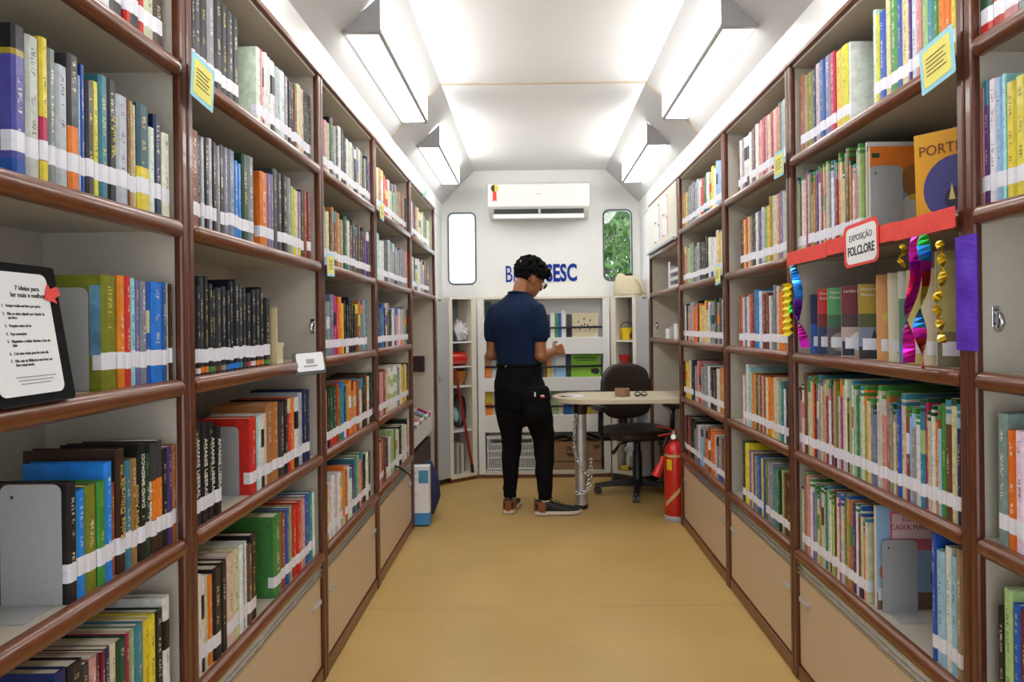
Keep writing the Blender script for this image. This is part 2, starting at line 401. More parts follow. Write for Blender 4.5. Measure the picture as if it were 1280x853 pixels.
# ------------------------------------------------------------------ tube light fixtures on the slopes
def fixture(side, y0, y1, label):
    s = -1 if side == 'left' else 1
    X = lambda x: x if s < 0 else .163-x
    A = (-.716, 2.366); B = (-.563, 2.366); Cc = (-.563, 2.503)
    t = thing('ceiling_light', (X(-.64), (y0+y1)/2, 2.366), label, 'light fixture', 'triangular tube lights on the sloped ceiling')
    for y in (y0, y1-.004):
        obj('end_cap', MB().prism([(X(a), b) for a, b in (A, B, Cc)], 'y', y, y+.004), M['fixt'], t)
    e = MB(); e.prism([(X(a), b) for a, b in ((-.725, 2.352), (-.705, 2.366), (-.695, 2.372), (-.715, 2.380), (-.733, 2.362))], 'y', y0-.01, y1+.01)
    obj('edge_rail', e, M['fixt'], t)
    obj('frame_bar', MB().box(X(-.575), X(-.561), y0+.004, y1-.004, 2.363, 2.377), M['fixt'], t)
    f = MB()
    for y in (y0+.004, y1-.024): f.box(X(-.700), X(-.575), y, y+.02, 2.364, 2.370)
    for y in (y0+.004, y1-.008): f.box(X(-.566), X(-.562), y, y+.004, 2.377, 2.503)
    obj('frame_bar', f, M['fixt'], t)
    obj('diffuser', MB().box(X(-.695), X(-.576), y0+.02, y1-.02, 2.367, 2.371), M['diff'], t)
    obj('diffuser', MB().box(X(-.568), X(-.564), y0+.006, y1-.006, 2.377, 2.500), M['diff'], t)
    for y in (y0-.004, y1+.004): obj('screw', MB().ball((X(-.665), y, 2.43), .006, 8, 5), M['steel'], t, smooth=True)
fixture('left', 2.48, 3.61, 'large triangular tube light over the second and third left bookcases')
fixture('right', 2.47, 3.60, 'large triangular tube light over the second and third right bookcases')
fixture('left', 4.08, 5.20, 'smaller looking tube light near the back wall, above the pale left window')
fixture('right', 4.08, 5.20, 'smaller looking tube light near the back wall, above the leafy right window')
fixture('left', .88, 2.0, 'triangular tube light over the nearest left bookcase')
fixture('right', .88, 2.0, 'triangular tube light over the nearest right bookcase')

# ------------------------------------------------------------------ bookcases
ORDN = ['nearest', 'second', 'third', 'fourth', 'fifth']
def half_round(mb, xf, s, y0, y1, z, r=.019, out=.02):
    """a rounded shelf nosing running along y with rounded ends"""
    n = 8; rings = []
    for y, k in ((y0, .55), (y0+.005, .85), (y0+.014, 1), (y1-.014, 1), (y1-.005, .85), (y1, .55)):
        ring = [(xf-s*.012, y, z-r*k)]
        for i in range(n+1):
            a = -PI/2+PI*i/n; ring.append((xf-s*.004+s*out*.8*k*math.cos(a), y, z+r*k*math.sin(a)))
        ring.append((xf-s*.012, y, z+r*k)); rings.append(ring)
    mb.loft(rings); return mb
def bookcase(side, i):
    s = 1 if side == 'L' else -1; xf = XL if side == 'L' else XR; xb = xf-s*DEPTH
    y0, y1 = (PL if side == 'L' else PR)[i:i+2]; sd = 'left' if side == 'L' else 'right'
    last = i == 4
    lab = f'{ORDN[i]} {sd} bookcase, brown edged beige shelves' + (' over an open bottom' if last else ' over a beige flap door')
    if last and side == 'R': lab = 'fifth right bookcase with notice board on top, beside the table'
    t = thing('bookcase', ((xf+xb)/2, (y0+y1)/2, 0), lab, 'bookcase', 'bookcases along the aisle')
    obj('back_panel', bx(xb, xb+s*.01, y0+.018, y1-.018, .02, 2.135), M['beige'], t)
    for a, b in ((y0+.0003, y0+.018), (y1-.018, y1-.0003)): obj('side_panel', bx(xb, xf-s*.008, a, b, 0, 2.135), M['beige'], t)
    for a, b in ((y0+.0006, y0+.026), (y1-.026, y1-.0006)):
        obj('front_post', bx(xf-s*.016, xf+s*.004, a, b, .0, 2.143), M['woodv'], t, bevel=.006)
    obj('top_board', bx(xb, xf-s*.008, y0+.0003, y1-.0003, 2.135, 2.152), M['beige'], t)
    obj('top_trim', bx(xf-s*.008, xf+s*.007, y0+.0003, y1-.0003, 2.143, 2.160), M['wood'], t, bevel=.004)
    ya, yb = y0+.0262, y1-.0262
    zs = ZS
    if last: zs = ZS[:2] if side == 'L' else [1.76, 1.467, 1.128]
    for z in zs:
        sh = obj('shelf', bx(xb+s*.01, xf-s*.011, y0+.018, y1-.018, z-.008, z+.012), M['shelf'], t)
        obj('nosing', half_round(MB(), xf, s, ya, yb, z-.004), M['wood'], sh, smooth='auto')
    if not last:
        tr = obj('door_track', bx(xf-s*.022, xf-s*.008, ya, yb, .372, .424), M['alu'], t)
        m = MB()
        for z in (.376, .393, .412): m.box(xf-s*.010, xf-s*.002, ya, yb, z, z+.006)
        obj('rail', m, M['alu'], tr)['kind'] = 'stuff'
        dr = obj('door', bx(xf-s*.024, xf-s*.008, ya+.003, yb-.003, .058, .368), M['door'], t, bevel=.002)
        for yh in (y0+.075, y1-.075):
            m = MB().box(xf-s*.009, xf-s*.003, yh-.042, yh+.042, .278, .296); m.box(xf-s*.004, xf+s*.003, yh-.034, yh+.030, .290, .2945)
            obj('handle', m, M['steel'], dr, bevel=.0015)
        obj('plinth', bx(xf-s*.02, xf-s*.001, ya, yb, 0, .052), M['wood'], t, bevel=.003)
        bsh = obj('bottom_board', bx(xb+s*.01, xf-s*.03, y0+.018, y1-.018, .04, .056), M['beige'], t)
    return t
for i in range(5):
    bookcase('L', i); bookcase('R', i)

# ------------------------------------------------------------------ books
PAL = dict(bk=(.014,.014,.016), ch=(.05,.05,.058), gy=(.27,.28,.29), sv=(.50,.53,.56), wh=(.76,.76,.75), cr=(.68,.60,.40), tn=(.42,.28,.13), ye=(.78,.62,.04),
  mu=(.45,.31,.03), rd=(.60,.03,.02), dr=(.20,.015,.015), mr=(.16,.018,.035), cm=(.52,.025,.10), pk=(.66,.26,.28), mg=(.46,.04,.20), pu=(.09,.035,.20), lv=(.20,.19,.34),
  nv=(.016,.028,.11), bl=(.02,.10,.42), bb=(.02,.22,.80), lb=(.32,.55,.78), cy=(.38,.72,.74), te=(.05,.24,.32), dg=(.016,.075,.035), gn=(.06,.27,.05), lg=(.36,.52,.22),
  ol=(.19,.22,.02), br=(.16,.065,.03), dn=(.055,.025,.015), rb=(.30,.075,.04), ob=(.42,.18,.05), gg=(.20,.28,.26))
PAL['or'] = (.82, .21, .02)
NAME = dict(bk='black', ch='charcoal', gy='grey', sv='silver grey', wh='white', cr='cream', tn='tan', ye='yellow', mu='mustard', rd='red', dr='dark red', mr='maroon', cm='crimson', pk='pink',
  mg='magenta', pu='purple', lv='grey lavender', nv='navy', bl='blue', bb='bright blue', lb='pale blue', cy='pale turquoise', te='teal', dg='dark green', gn='green', lg='light green', ol='olive green',
  br='brown', dn='dark brown', rb='reddish brown', ob='orange brown', gg='grey green')
NAME['or'] = 'orange'
# two-tone codes: (phrase, [(from, to, colour), ...] in fractions of the height, title zone)
DES = {
 'pu2': ('violet blue', [(0,.12,'bl'),(.12,.80,'lv2'),(.80,.84,'mu'),(.84,1,'bk')]),
 'yp': ('yellow and pink', [(0,.16,'ye'),(.16,.46,'cm'),(.46,1,'ye')]),
 'bo': ('black and orange', [(0,.48,'or'),(.48,1,'ch')]),
 'ty': ('teal and yellow', [(0,.42,'ye'),(.42,1,'te2')]),
 'bk+wh': ('black and white', [(0,.3,'ch'),(.3,1,'wh')]),
 'bw': ('black and white striped', [(0,.22,'bk'),(.22,.55,'wh'),(.55,.8,'bk'),(.8,1,'wh')]),
 'nn': ('black', [(0,.03,'bk'),(.03,.09,'*'),(.09,1,'bk2')]),
 'nw': ('black', [(0,.03,'bk'),(.03,.09,'*'),(.09,1,'gy2')]),
 'bo2': ('dark orange patterned', [(0,.3,'dn'),(.3,.66,'or'),(.66,1,'ch')]),
 'gs': ('green and white striped', [(0,.2,'wh'),(.2,.4,'lg'),(.4,.6,'wh'),(.6,.8,'lg'),(.8,1,'wh')]),
}
DES['or'] = None; DES.pop('or')
PAL.update(lv2=(.085,.08,.36), te2=(.03,.10,.13), bk2=(.011,.014,.022), gy2=(.035,.04,.05))
STAR = ['cm', 'wh', 'or', 'or', 'gn', 'gn', 'br', 'tn', 'bb', 'bb', 'bb', 'te', 'dg']
KID = 'tn wh lg gg sv lg gy pk wh ob br ol cr cr or dr lv wh gg cr pk cr rb wh pu ob tn ol sv mg cr wh mr lg wh sv gn lb cr mu cr gg lv wh cr pk ob gy cr mu bl cr rb lb gy wh te cm cr wh or lb gn br cr nv'.split()
ROWS = [  # bookcase, row, start along the aisle, colour:thickness:height in mm
('L',0,0,1.010,'wh:36 dr:54 or:27 ol:37 ye:7 wh:29 bk+wh:39 rd:18 bk:30 rd:20 cr:32 dn:37'),
('L',0,1,0.971,'pu2:27:228 sv:28:224 yp:17:232 gy:16:221 sv:27:203 bo:27:231 lb:6:204 bl:10:225 ch:19:203 ye:17:208 te:24:226 bk:25:228 sv:35:209 mr:7:209 tn:10:209 cr:9:205 ty:41:213 wh:20:178 nv:25:210 wh:27:180'),
('L',0,2,1.169,'ol:42:208 or:20:210 rd:16:210 cy:19:208 lv:13:205 gy:19:204 bl:16:204 bb:40:205 bl:18:207 cr:11:207 dn:9:205'),
('L',0,3,1.072,'bk:22:199 bb:23:180 ol:29:182 gn:21:183 bb:21:212 rb:12:171 dn:26:229 te:20:203 bo1:20:202 bk:22:227 dg:21:203 bo2:20:220 bo2:19:223 bk:19:203 pu:18:203 ob:20:203'),
('L',0,4,1.044,'nv:25:244 bk:35:241 ch:19:224 pk:19:227 mr:12:224 mr:11:223 nv:15:223 cr:16:225 dg:28:221 cm:11:223 lg:18:222 te:25:223 ye:18:221 ye:22:221 bk:27:221 bw:24:238'),
('L',1,0,1.481,'bk:19:236 ch:27 bk:34 gy:35 bk:35 bk:32 ch:29 bk:37:237 _:115 wh:25:221 pk:14:224 bw:14 wh:20 wh:21 bw:35 sv:35:217 wh:35 gy:34 bk:24 bk:25 br:29 cr:33:231 cr:30 bk:38:228 bk:38:232'),
('L',1,1,1.470,'rb:40:222 bk:14 sv:14 bk:19 sv:20 bk:18 gy:19 bk:26 gy:17 lv:38:225 bb:20:206 bb:21 dg:38:234 gg:38:238 _:40 or:50:215 lv:24:220 lv:22 ch:36:246 ch:36 bk:38 gy:30 lg:24:222 ye:22 wh:19 gy:27 bk:28:229 rb:30:233 dr:34'),
('L',1,2,1.475,'nn:18 nn:16 nw:20 nn:19 nn:19 nn:20 nw:25 nn:25 nn:22 nn:22 nn:28 nw:24 nn:24 nn:30 nn:26 nn:29 nn:30 nn:40:196'),
('L',1,3,1.467,'bk:38:241 bk:32:232 bk:35:227 bk:31:212 _:160 rd:46:206 cy:16 wh:16 bw:25 cr:14 ob:46:228 ob:44 ch:40 bk:30 rd:32 or:30 bw:34 sv:40:235 nv:38:242 nv:30:238'),
('L',1,4,1.484,'wh:22:229 bw:15:222 cr:15:216 or:19:210 bk:40:219 bk:31:220 cr:36:226 cr:33:226 wh:21 bk:12 wh:15 br:25:213 bk:36:231 _:112 gn:60:237 rb:40:227 bl:24:230 lg:31:230 rd:36:226 rd:36 pk:40:226 bl:44:227 te:33:227 wh:21:220'),
('L',2,0,2.365,'ch ch pk lg bk gy bk wh bk bk wh sv sv gy bk gy cr gy bk gy bk lv'),
('L',2,1,2.365,'lv gy cr bk ob br ob tn dg wh br ch ch br bk bk pu pu ch'),
('L',2,2,2.365,'wh te gy lv mg cm or ye bk bk bk bk bk br ob te gy te _:60'),
('L',2,3,2.365,'ye cr bk dg dg rb gn bb dg tn or ob or rb cr bk bk br cr bk dg'),
('L',2,4,2.365,'rd or wh wh cr wh lg or ob wh wh pu te lg pk br bk wh ch _:40'),
('L',3,0,3.167,'wh pk cr ob wh rd rd wh cr gy lg gy gy ob rb gy bk'),
('L',3,1,3.167,'wh cy wh wh ch ch sv gy gy gy gy lv lv gy pk'),
('L',3,2,3.167,'rb bk bl te nv cr br ch wh lv pk wh sv lg gy bk'),
('L',3,3,3.167,'lv nv pk rb cr gs gs gs gs gy wh ye mu ye bk'),
('L',3,4,3.167,'lv pk rb br dn wh lg gn wh wh bk wh cr wh bk cr'),
('L',4,0,4.085,'pk wh lv mr mu cr cr lg cr gy dn lg cr _:60'),
('L',4,1,4.085,'rd rb cr bk bk wh cr gy gy br ch br _:80'),
('R',1,0,1.421,'ye:19 or:22 or:23 gn:18:262 te:24 lg:25:255 pk:19:262 wh:23 pu:10 cr:31:258 bl:22:248 gn:33:265 cr:19 bl:28:240 ye:18 wh:14:262 _:130 wh:12:238 ye:40:239 ye:40 cm:33:250 lv:40:255 bl:36 sv:28 nv:24 ol:43 tn:20 rb:38:266'),
('R',1,1,1.846,'kid30'),
('R',1,3,1.424,'kid60'),
('R',1,4,1.838,'kid30'),
('R',1,4,1.425,'tn:20:290 lb:22:265 wh:20:280 lb:30:262 bl:16:296'),
('R',2,0,2.342,'ye:30:245 cr:30 lb:26:240 tn:24 pk:26 cr:30:235 cm:24 cr:30 pk:28 rb:26 pk:30 pk:26 wh:34 br:24 lv:24 wh:26:228 bw:34 bw:30 gy:34 wh:26 bk:30'),
('R',2,1,2.342,'pk:26:240 cr:24 sv:28:250 lv:28:255 pk:26 cr:28 cr:28 mu:26 ye:30:225 lg:24 sv:28 pu:22 lv:26 wh:28:220 bk:28 ch:24 tn:22 cr:26 rd:28 ye:24 dr:26 bk:22'),
('R',2,2,2.342,'gy:24 or:28:215 tn:24 or:30:220 or:26 cr:24:245 lv:26:250 gy:28:210 wh:22 br:30:225 dr:28 lv:24 wh:28:235 bb:30:240 te:24 dr:26:232 rd:26 pk:22 wh:26:220 lv:30 wh:24 ob:24:228 rb:24'),
('R',2,3,2.342,'bl:24:230 gy:22 ch:20 wh:28:200 te:26:225 lg:24 cr:24 cr:28:235 or:30 or:26 cr:22 dr:26 pk:24 br:24 tn:20 dn:24 tn:26 or:22 cr:20 lb:26:255 wh:24:265 pk:26:220 wh:20'),
('R',2,4,2.342,'dn:40:230 dn:34 br:26 lg:24 bk:26:225 gn:24 te:30 gy:36:240 gy:28 ol:24 bl:28:235 ye:24 bl:24 te:24 gy:28 br:22 cr:24 lv:26 ye:28:265 ye:28:260 dg:30'),
('R',3,0,3.13,'wh sv lb lb wh ye lg wh dg rd rd wh sv gy lv gy gy gy ye tn ob'),
('R',3,1,3.13,'ye cr ye wh wh wh wh bk bk bk bk gy gy ch gy lg lg gy or br'),
('R',3,2,3.13,'br sv ch gy dg gy gy wh cr ye cr ye or bk or or or sv gy pk ch wh br'),
('R',3,3,3.13,'or or tn wh ch bk wh gy gy gy rd pk gy bk ch cr ye ye bk'),
('R',3,4,3.13,'ob tn br gy gy wh or or rb or gy lb lb wh gy gy bk bk rb bk dr'),
('R',0,0,.93,'cr gy ob cr:20 gy:20 pk:18 rd:18 lg:24 gy:18 pk:24 rd:20 dg:24'),
('R',0,1,1.100,'ye:30:255 ye:32 ye:30 ye:34:232 ye:30:230 ye:26:228 cy:10:250 lb:18:248 wh:22:252 pu:15:256 pk:10:245'),
('R',0,3,1.028,'wh:40:230 rd:24 cr:24 bl:24 gy:26 wh:28:235 cr:24 bl:22:255 wh:24:235 or:24:232 gg:28:262'),
('R',0,4,1.032,'tn:26:230 ye:24 rb:24 gy:26 gn:24 te:24 cr:28:235 gn:30:250 dr:18:235 bl:20:240 lg:24:260 bk:22:215'),
]
LIM = {'L': PL, 'R': PR}
def expand(side, i, r, y0, spec):
    """a row string becomes a list of (code, y near edge, thickness, height)"""
    rnd = random.Random(hash((side == 'L', i, r, int(y0*1000))) & 0xffff)
    end = LIM[side][i+1]-.020
    if spec.startswith('kid'):
        n = int(spec[3:]); top = {1: end, 3: end, 4: 1.838+.44}[r]; wts = [rnd.uniform(.7, 1.35) for _ in range(n)]; k = (min(top, end)-y0)/sum(wts)
        sh = KID[:] * 2; sh = sh[::-1] if r == 3 else sh; off = {1: 5, 3: 0, 4: 19}[r]; out = []; y = y0
        for j in range(n):
            th = wts[j]*k; out.append([sh[(j+off) % len(sh)], y, th, rnd.choice((.235, .25, .26, .27, .275, .265)) if rnd.random() > .15 else .22, False]); y += th
        return out, True
    it = []; last = None
    for tkn in spec.split():
        p = tkn.split(':'); c = p[0]
        if c == 'bo1': c = 'ob'
        th = float(p[1])/1000 if len(p) > 1 else rnd.uniform(.020, .036)
        if len(p) > 2: last = float(p[2])/1000; h = last
        elif last: h = last+rnd.uniform(-.006, .004)
        else: h = rnd.uniform(.20, .235)
        it.append([c, th, h])
    tot = sum(a[1] for a in it); free = (len(spec.split()[0].split(':')) == 1) or y0+tot > end
    k = (end-y0)/tot if free else 1
    y = y0; out = []
    for c, th, h in it:
        if c != '_': out.append([c, y, th*k, h, not free])
        y += th*k
    return out, False
def proj(x, y, z):
    return 665.5+F_PX*x/y+.012*F_PX*(1.25-z)/y, 406-.012*F_PX*x/y+F_PX*(1.25-z)/y
ALL = []
for side, i, r, y0, spec in ROWS:
    lst, kid = expand(side, i, r, y0, spec); n = len(lst)
    for j, (c, y, th, h, ex_) in enumerate(lst):
        X = (XL-.017) if side == 'L' else XR+.017; z = ZS[r]+.0125
        x0, a = proj(X, y, z); x1, b = proj(X, y+th, z+h)
        xa, xb2 = sorted((max(0, min(1280, x0)), max(0, min(1280, x1)))); ya, yb = sorted((max(0, min(853, a)), max(0, min(853, b))))
        ALL.append(dict(side=side, i=i, r=r, j=j, n=n, c=c, y=y, th=th, h=h, kid=kid, exact=ex_, area=(xb2-xa)*(yb-ya), spec0=y0))
ALL = [b for b in ALL if b['area'] > 0]
ALL.sort(key=lambda b: -b['area'])
for k, b in enumerate(ALL): b['single'] = k < 292

def lum(c): return .3*c[0]+.6*c[1]+.1*c[2]
def book_parts(cov, pag, lab, b, rnd):
    """one book: covers round a page block, and a sticker on the spine (world coordinates)"""
    s = 1 if b['side'] == 'L' else -1; X = ((XL-.017) if s > 0 else XR+.017)-s*rnd.uniform(0, .004)
    t = b['th']-.0012; h = b['h']; z0 = ZS[b['r']]+.0125; yc = b['y']+b['th']/2
    d = min(.235, h*rnd.uniform(.66, .74)) if not b['kid'] else rnd.uniform(.19, .23)
    cth = .0022 if t > .018 else .0012
    T = Matrix.Translation((X, yc, z0)) @ (Matrix.Identity(4) if s > 0 else Matrix.Rotation(PI, 4, 'Z'))
    code = b['c']; name = code
    if code in DES:
        segs = [(a, e, (PAL[STAR[b['j'] % len(STAR)]] if q == '*' else PAL[q])) for a, e, q in DES[code][1]]; base = segs[-1][2] if code != 'pu2' else PAL['lv2']
    else:
        base = tuple(max(.008, min(.9, v*rnd.uniform(.86, 1.14))) for v in PAL[code]); k = rnd.random()
        alt = PAL[rnd.choice(['wh', 'cr', 'bk', 'bl', 'rd', 'ye', 'gy', 'dn', 'te', 'or'])] if not b['kid'] else PAL[rnd.choice(KID)]
        if code in ('bk', 'ch', 'dn', 'nv') and rnd.random() < .55: k = .9
        if b['exact'] and rnd.random() < .85: k = .9
        if k < .16: segs = [(0, .8, base), (.8, 1, alt)]
        elif k < .27: segs = [(0, rnd.uniform(.12, .2), alt), (.2, 1, base)]
        elif k < .36: segs = [(0, .5, base), (.5, .72, alt), (.72, 1, base)]
        else: segs = [(0, 1, base)]
        for q in range(len(segs)-1): segs[q+1] = (segs[q][1], *segs[q+1][1:])
        if b['kid'] and rnd.random() < .85:     # green shelf-mark tape round the head of the spine
            g = PAL[rnd.choice(['gn', 'dg', 'gn', 'te', 'bl' if b['r'] == 4 else 'gn'])]; a = rnd.uniform(.935, .97); q = segs.pop()
            segs += [(q[0], a-.06, q[2]), (a-.06, a-.025, g if rnd.random() < .5 else q[2]), (a-.025, a, q[2]), (a, 1, g)]
            segs = [q for q in segs if q[1] > q[0]]
    # split the largest band so that the title runs inside it
    big = max(range(len(segs)), key=lambda q: segs[q][1]-segs[q][0]); a, e, c = segs[big]; L = e-a
    a2 = max(a+.06*L, .30 if a < .28 else a+.06*L); e2 = e-.08*L
    segs[big:big+1] = [(a, a2, c), (a2, e2, c, 1), (e2, e, c)]
    ink = (.85, .80, .62) if lum(base) < .22 else ((.02, .02, .03) if lum(base) > .4 else (.9, .9, .88))
    if lum(base) < .22 and rnd.random() < .35: ink = (.75, .62, .12)
    r0 = rnd.uniform(0, 50); bu = .0035 if t > .014 else .0015
    prof = [(-d, -t/2), (0, -t/2), (bu, -t*.28), (bu, t*.28), (0, t/2), (-d, t/2)]
    inn = [(-d, t/2-cth), (-cth, t/2-cth), (-cth, -t/2+cth), (-d, -t/2+cth)]
    zs = [segs[0][0]*h]+[q[1]*h for q in segs]; nz = len(zs); np_ = len(prof)
    v = [(px, py, z) for z in zs for px, py in prof]; vi = len(v)
    v += [(px, py, z) for z in (0, h) for px, py in inn]
    cov.T = T
    base_i = len(cov.v); f = []; cs = []; ks = []; us = []
    for q in range(nz-1):
        for k in range(np_-1):
            f.append((q*np_+k, q*np_+k+1, (q+1)*np_+k+1, (q+1)*np_+k)); cs.append(segs[q][2])
            if len(segs[q]) > 3 and 1 <= k <= 3:
                u0, u1 = ((0, .22), (.22, .78), (.78, 1))[k-1]
                ks.append((*ink, 1)); us.append(((u0, zs[q]+r0), (u1, zs[q]+r0), (u1, zs[q+1]+r0), (u0, zs[q+1]+r0)))
            else: ks.append((0, 0, 0, 0)); us.append(None)
    top = (nz-1)*np_; A = vi+4
    rim = [(top, top+1, A+2, A+3), (top+1, top+4, A+1, A+2), (top+1, top+2, top+3, top+4), (top+4, top+5, A, A+1)]
    rim += [(vi+3, vi+2, 1, 0), (vi+2, vi+1, 4, 1), (4, 3, 2, 1), (vi+1, vi, 5, 4)]
    rim += [(vi, vi+1, A+1, A), (vi+1, vi+2, A+2, A+1), (vi+2, vi+3, A+3, A+2), (0, top, A+3, vi+3), (5, vi, A, top+5)]
    for q in rim: f.append(q); cs.append(base); ks.append((0, 0, 0, 0)); us.append(None)
    for q in range(len(f)): pass
    o = len(cov.v); cov.v += [tuple(T @ Vector(p)) for p in v]
    for q, cc, kk, uu in zip(f, cs, ks, us):
        cov.f.append(tuple(a+o for a in q)); cov.c.append(cc); cov.k.append(kk); cov.uv.append(uu); cov.m.append(0)
    cov.T = None
    pag.T = T; i0 = .003 if cth > .002 else .0
    pag.box(-d+i0+.001, -cth-.0005, -t/2+cth+.0002, t/2-cth-.0002, i0+.0005, h-i0-.0005, mi=1 if pag is cov else 0); pag.T = None
    if pag is cov:
        for q in range(6): cov.k[-1-q] = (0, 0, 0, 0)
    if rnd.random() < .985:
        lz = rnd.uniform(.028, .033) + (.006 if b['side'] == 'L' and b['i'] == 0 else 0); lh = .031; e = .0004
        lab.T = T; lp = [(-.016, -t/2-e), (0, -t/2-e), (bu+e, -t*.28-e), (bu+e, t*.28+e), (0, t/2+e), (-.016, t/2+e)]
        lab.prism(lp, 'z', lz, lz+lh, mi=2 if lab is cov else 0); lab.T = None
        if lab is cov:
            for q in range(8): cov.k[-1-q] = (0, 0, 0, 0)
    return base

NUM = 'first second third fourth fifth sixth seventh eighth ninth tenth eleventh twelfth thirteenth fourteenth fifteenth sixteenth seventeenth eighteenth nineteenth twentieth'.split()
def nth(k): return NUM[k] if k < 20 else 'twenty-'+NUM[k-20] if k < 29 else ('thirtieth' if k == 29 else ('thirty-'+NUM[k-30] if k < 39 else ('fortieth' if k == 39 else ('forty-'+NUM[k-40] if k < 49 else ('fiftieth' if k == 49 else 'fifty-'+NUM[k-50])))))
ROWN = ['top row', 'second row', 'third row', 'fourth row', 'bottom row']
def phrase(c): return DES[c][0] if c in DES else NAME[c]
seen_lab = set()
rest = MB()
for b in ALL:
    b['ph'] = phrase(b['c'])
for b in sorted(ALL, key=lambda q: (q['side'], q['i'], q['r'], q['y'])):
    rnd = random.Random(int(b['y']*1e4)*7+b['r']*13+b['i']*101+(5 if b['side'] == 'L' else 0))
    if not b['single']:
        book_parts(rest, rest, rest, b, rnd); continue
    row = sorted([q for q in ALL if (q['side'], q['i'], q['r']) == (b['side'], b['i'], b['r'])], key=lambda q: q['y'] if b['side'] == 'L' else -q['y'])
    same = [q for q in row if q['ph'] == b['ph']]; k = same.index(b)
    where = f"{ROWN[b['r']]}, {ORDN[b['i']]} {'left' if b['side'] == 'L' else 'right'} bookcase"
    kind = 'thin book' if b['th'] < .018 else ('thick book' if b['th'] > .036 else 'book')
    if len(same) == 1: l = f"{b['ph']} {kind}, the only one that colour, {where}"
    elif k == len(same)-1: l = f"{b['ph']} {kind}, last {b['ph']} one towards the right, {where}"
    else: l = f"{b['ph']} {kind}, {nth(k)} {b['ph']} one from the left, {where}"
    if len(l.split()) > 16: l = l.replace(' one from', ' from').replace(' one towards', ' towards').replace('black and white striped', 'striped')
    X = (XL-.017) if b['side'] == 'L' else XR+.017
    org = (X, b['y']+b['th']/2, ZS[b['r']]+.0125)
    cov, pag, lab = MB(), MB(), MB(); book_parts(cov, pag, lab, b, rnd)
    o = obj('book', cov, M['cover'], None, org)
    tag(o, l, 'book', f"books in the {ROWN[b['r']]} of the {ORDN[b['i']]} {'left' if b['side'] == 'L' else 'right'} bookcase")
    b['o'] = o
    obj('page_block', pag, M['pages'], o)
    if lab.v: obj('spine_label', lab, M['label'], o)
ro = obj('shelved_books', rest, [M['cover'], M['pages'], M['label']])
ro['kind'] = 'stuff'; ro['label'] = 'remaining smaller looking library books packed on the shelves of both sides'; ro['category'] = 'books'

def spine_title(b, txt, size, m, zf=.6, up=True):
    """lettering along a spine"""
    if 'o' not in b: return
    s = 1 if b['side'] == 'L' else -1; X = (XL-.017 if s > 0 else XR+.017)+s*.0045
    Mx = frame((X, b['y']+b['th']/2, ZS[b['r']]+.0125+b['h']*zf), (0, 0, 1 if up else -1), (0, -s if up else s, 0))
    obj('title', text_mb(txt, size, Mx, 0, 'CENTER', 1, .0004), m, b['o'])
def find(side, i, r, c, k=0):
    q = sorted([b for b in ALL if (b['side'], b['i'], b['r'], b['c']) == (side, i, r, c)], key=lambda b: b['y']); return q[k] if len(q) > k else {}
gold = mat('gold_print', (.62, .42, .10), .4); whitep = mat('white_print', (.8, .8, .78), .5); yellowpr = mat('yellow_print', (.8, .65, .05), .5)
spine_title(find('L', 0, 3, 'dn'), 'Bolsa Dourada', .019, gold, .52)
spine_title(find('L', 0, 3, 'bk', 1), 'DAVID BALDACCI', .013, whitep, .68)
spine_title(find('L', 0, 3, 'dg'), 'Fortaleza Digital', .014, whitep, .50)
spine_title(find('L', 0, 3, 'ob'), 'Pobre Amante', .014, gold, .55)
spine_title(find('L', 0, 1, 'bk'), 'O Livro das', .015, yellowpr, .55, False)
for k in range(4): spine_title(find('L', 1, 3, 'bk', k), 'AMANIE LIBERAL', .018, whitep, .55, False)

q = find('L', 1, 0, 'wh')
if 'o' in q:
    m = MB(); m.T = Matrix.Translation((-.812, q['y']+.0004, ZS[0]+.105)) @ Matrix.Rotation(PI/2, 4, 'X'); m.prism([(.052*math.cos(2*PI*k/28), .062*math.sin(2*PI*k/28)) for k in range(28)], 'z', 0, .0004); m.T = None
    obj('cover_art', m, mat('pale_disc', (.56, .57, .52), .6), q['o'])
q = find('L', 0, 2, 'ol')
if 'o' in q: obj('cover_art', bx(-.789, -.770, q['y']-.0002, q['y']+.0008, 1.205, 1.330), mat('blue_picture', (.10, .25, .38), .5, noise=.5, nscale=30), q['o'])
# ------------------------------------------------------------------ bookends: thin bent plates
def bookend(x0, x1, y, z, h, ny, label):
    """vertical plate facing the camera with a foot under the books"""
    t = thing('bookend', ((x0+x1)/2, y, z), label, 'bookend', 'grey metal bookends')
    w_ = abs(x1-x0); cx = (x0+x1)/2
    p = [(-w_/2, 0), (w_/2, 0)]+[q for q in rrect(w_, h, .014) if q[1] > 0]
    p = [(-w_/2, -h/2), (w_/2, -h/2)]+[q for q in rrect(w_, h, .014) if q[1] > 0]
    m = MB(); m.T = Matrix.Translation((cx, y, z+h/2+.0006)) @ Matrix.Rotation(PI/2, 4, 'X'); m.prism(p, 'z', 0, .0012); m.T = None
    obj('plate', m, M['plate'], t)
    obj('foot', bx(x0+.01, x1-.01, y-.07, y-.0012, z+.0003, z+.0011), M['plate'], t)
    obj('screw_hole', MB().lathe([(.004, 0), (.004, .0012)], 10).v and plate_mb(Matrix.Translation((cx-.03, y-.0013, z+h-.02)) @ Matrix.Rotation(PI/2, 4, 'X'), [(.003*math.cos(a), .003*math.sin(a)) for a in [i*PI/4 for i in range(8)]], .0004), M['dark'], t)
zt = lambda r: ZS[r]+.0122
bookend(-.872, -.772, 1.0705, zt(3), .198, -1, 'grey bookend before the blue and green books, fourth row, nearest left bookcase')
bookend(-.895, -.790, 1.1675, zt(2), .185, -1, 'grey bookend against the olive green book beside the framed reading tips')
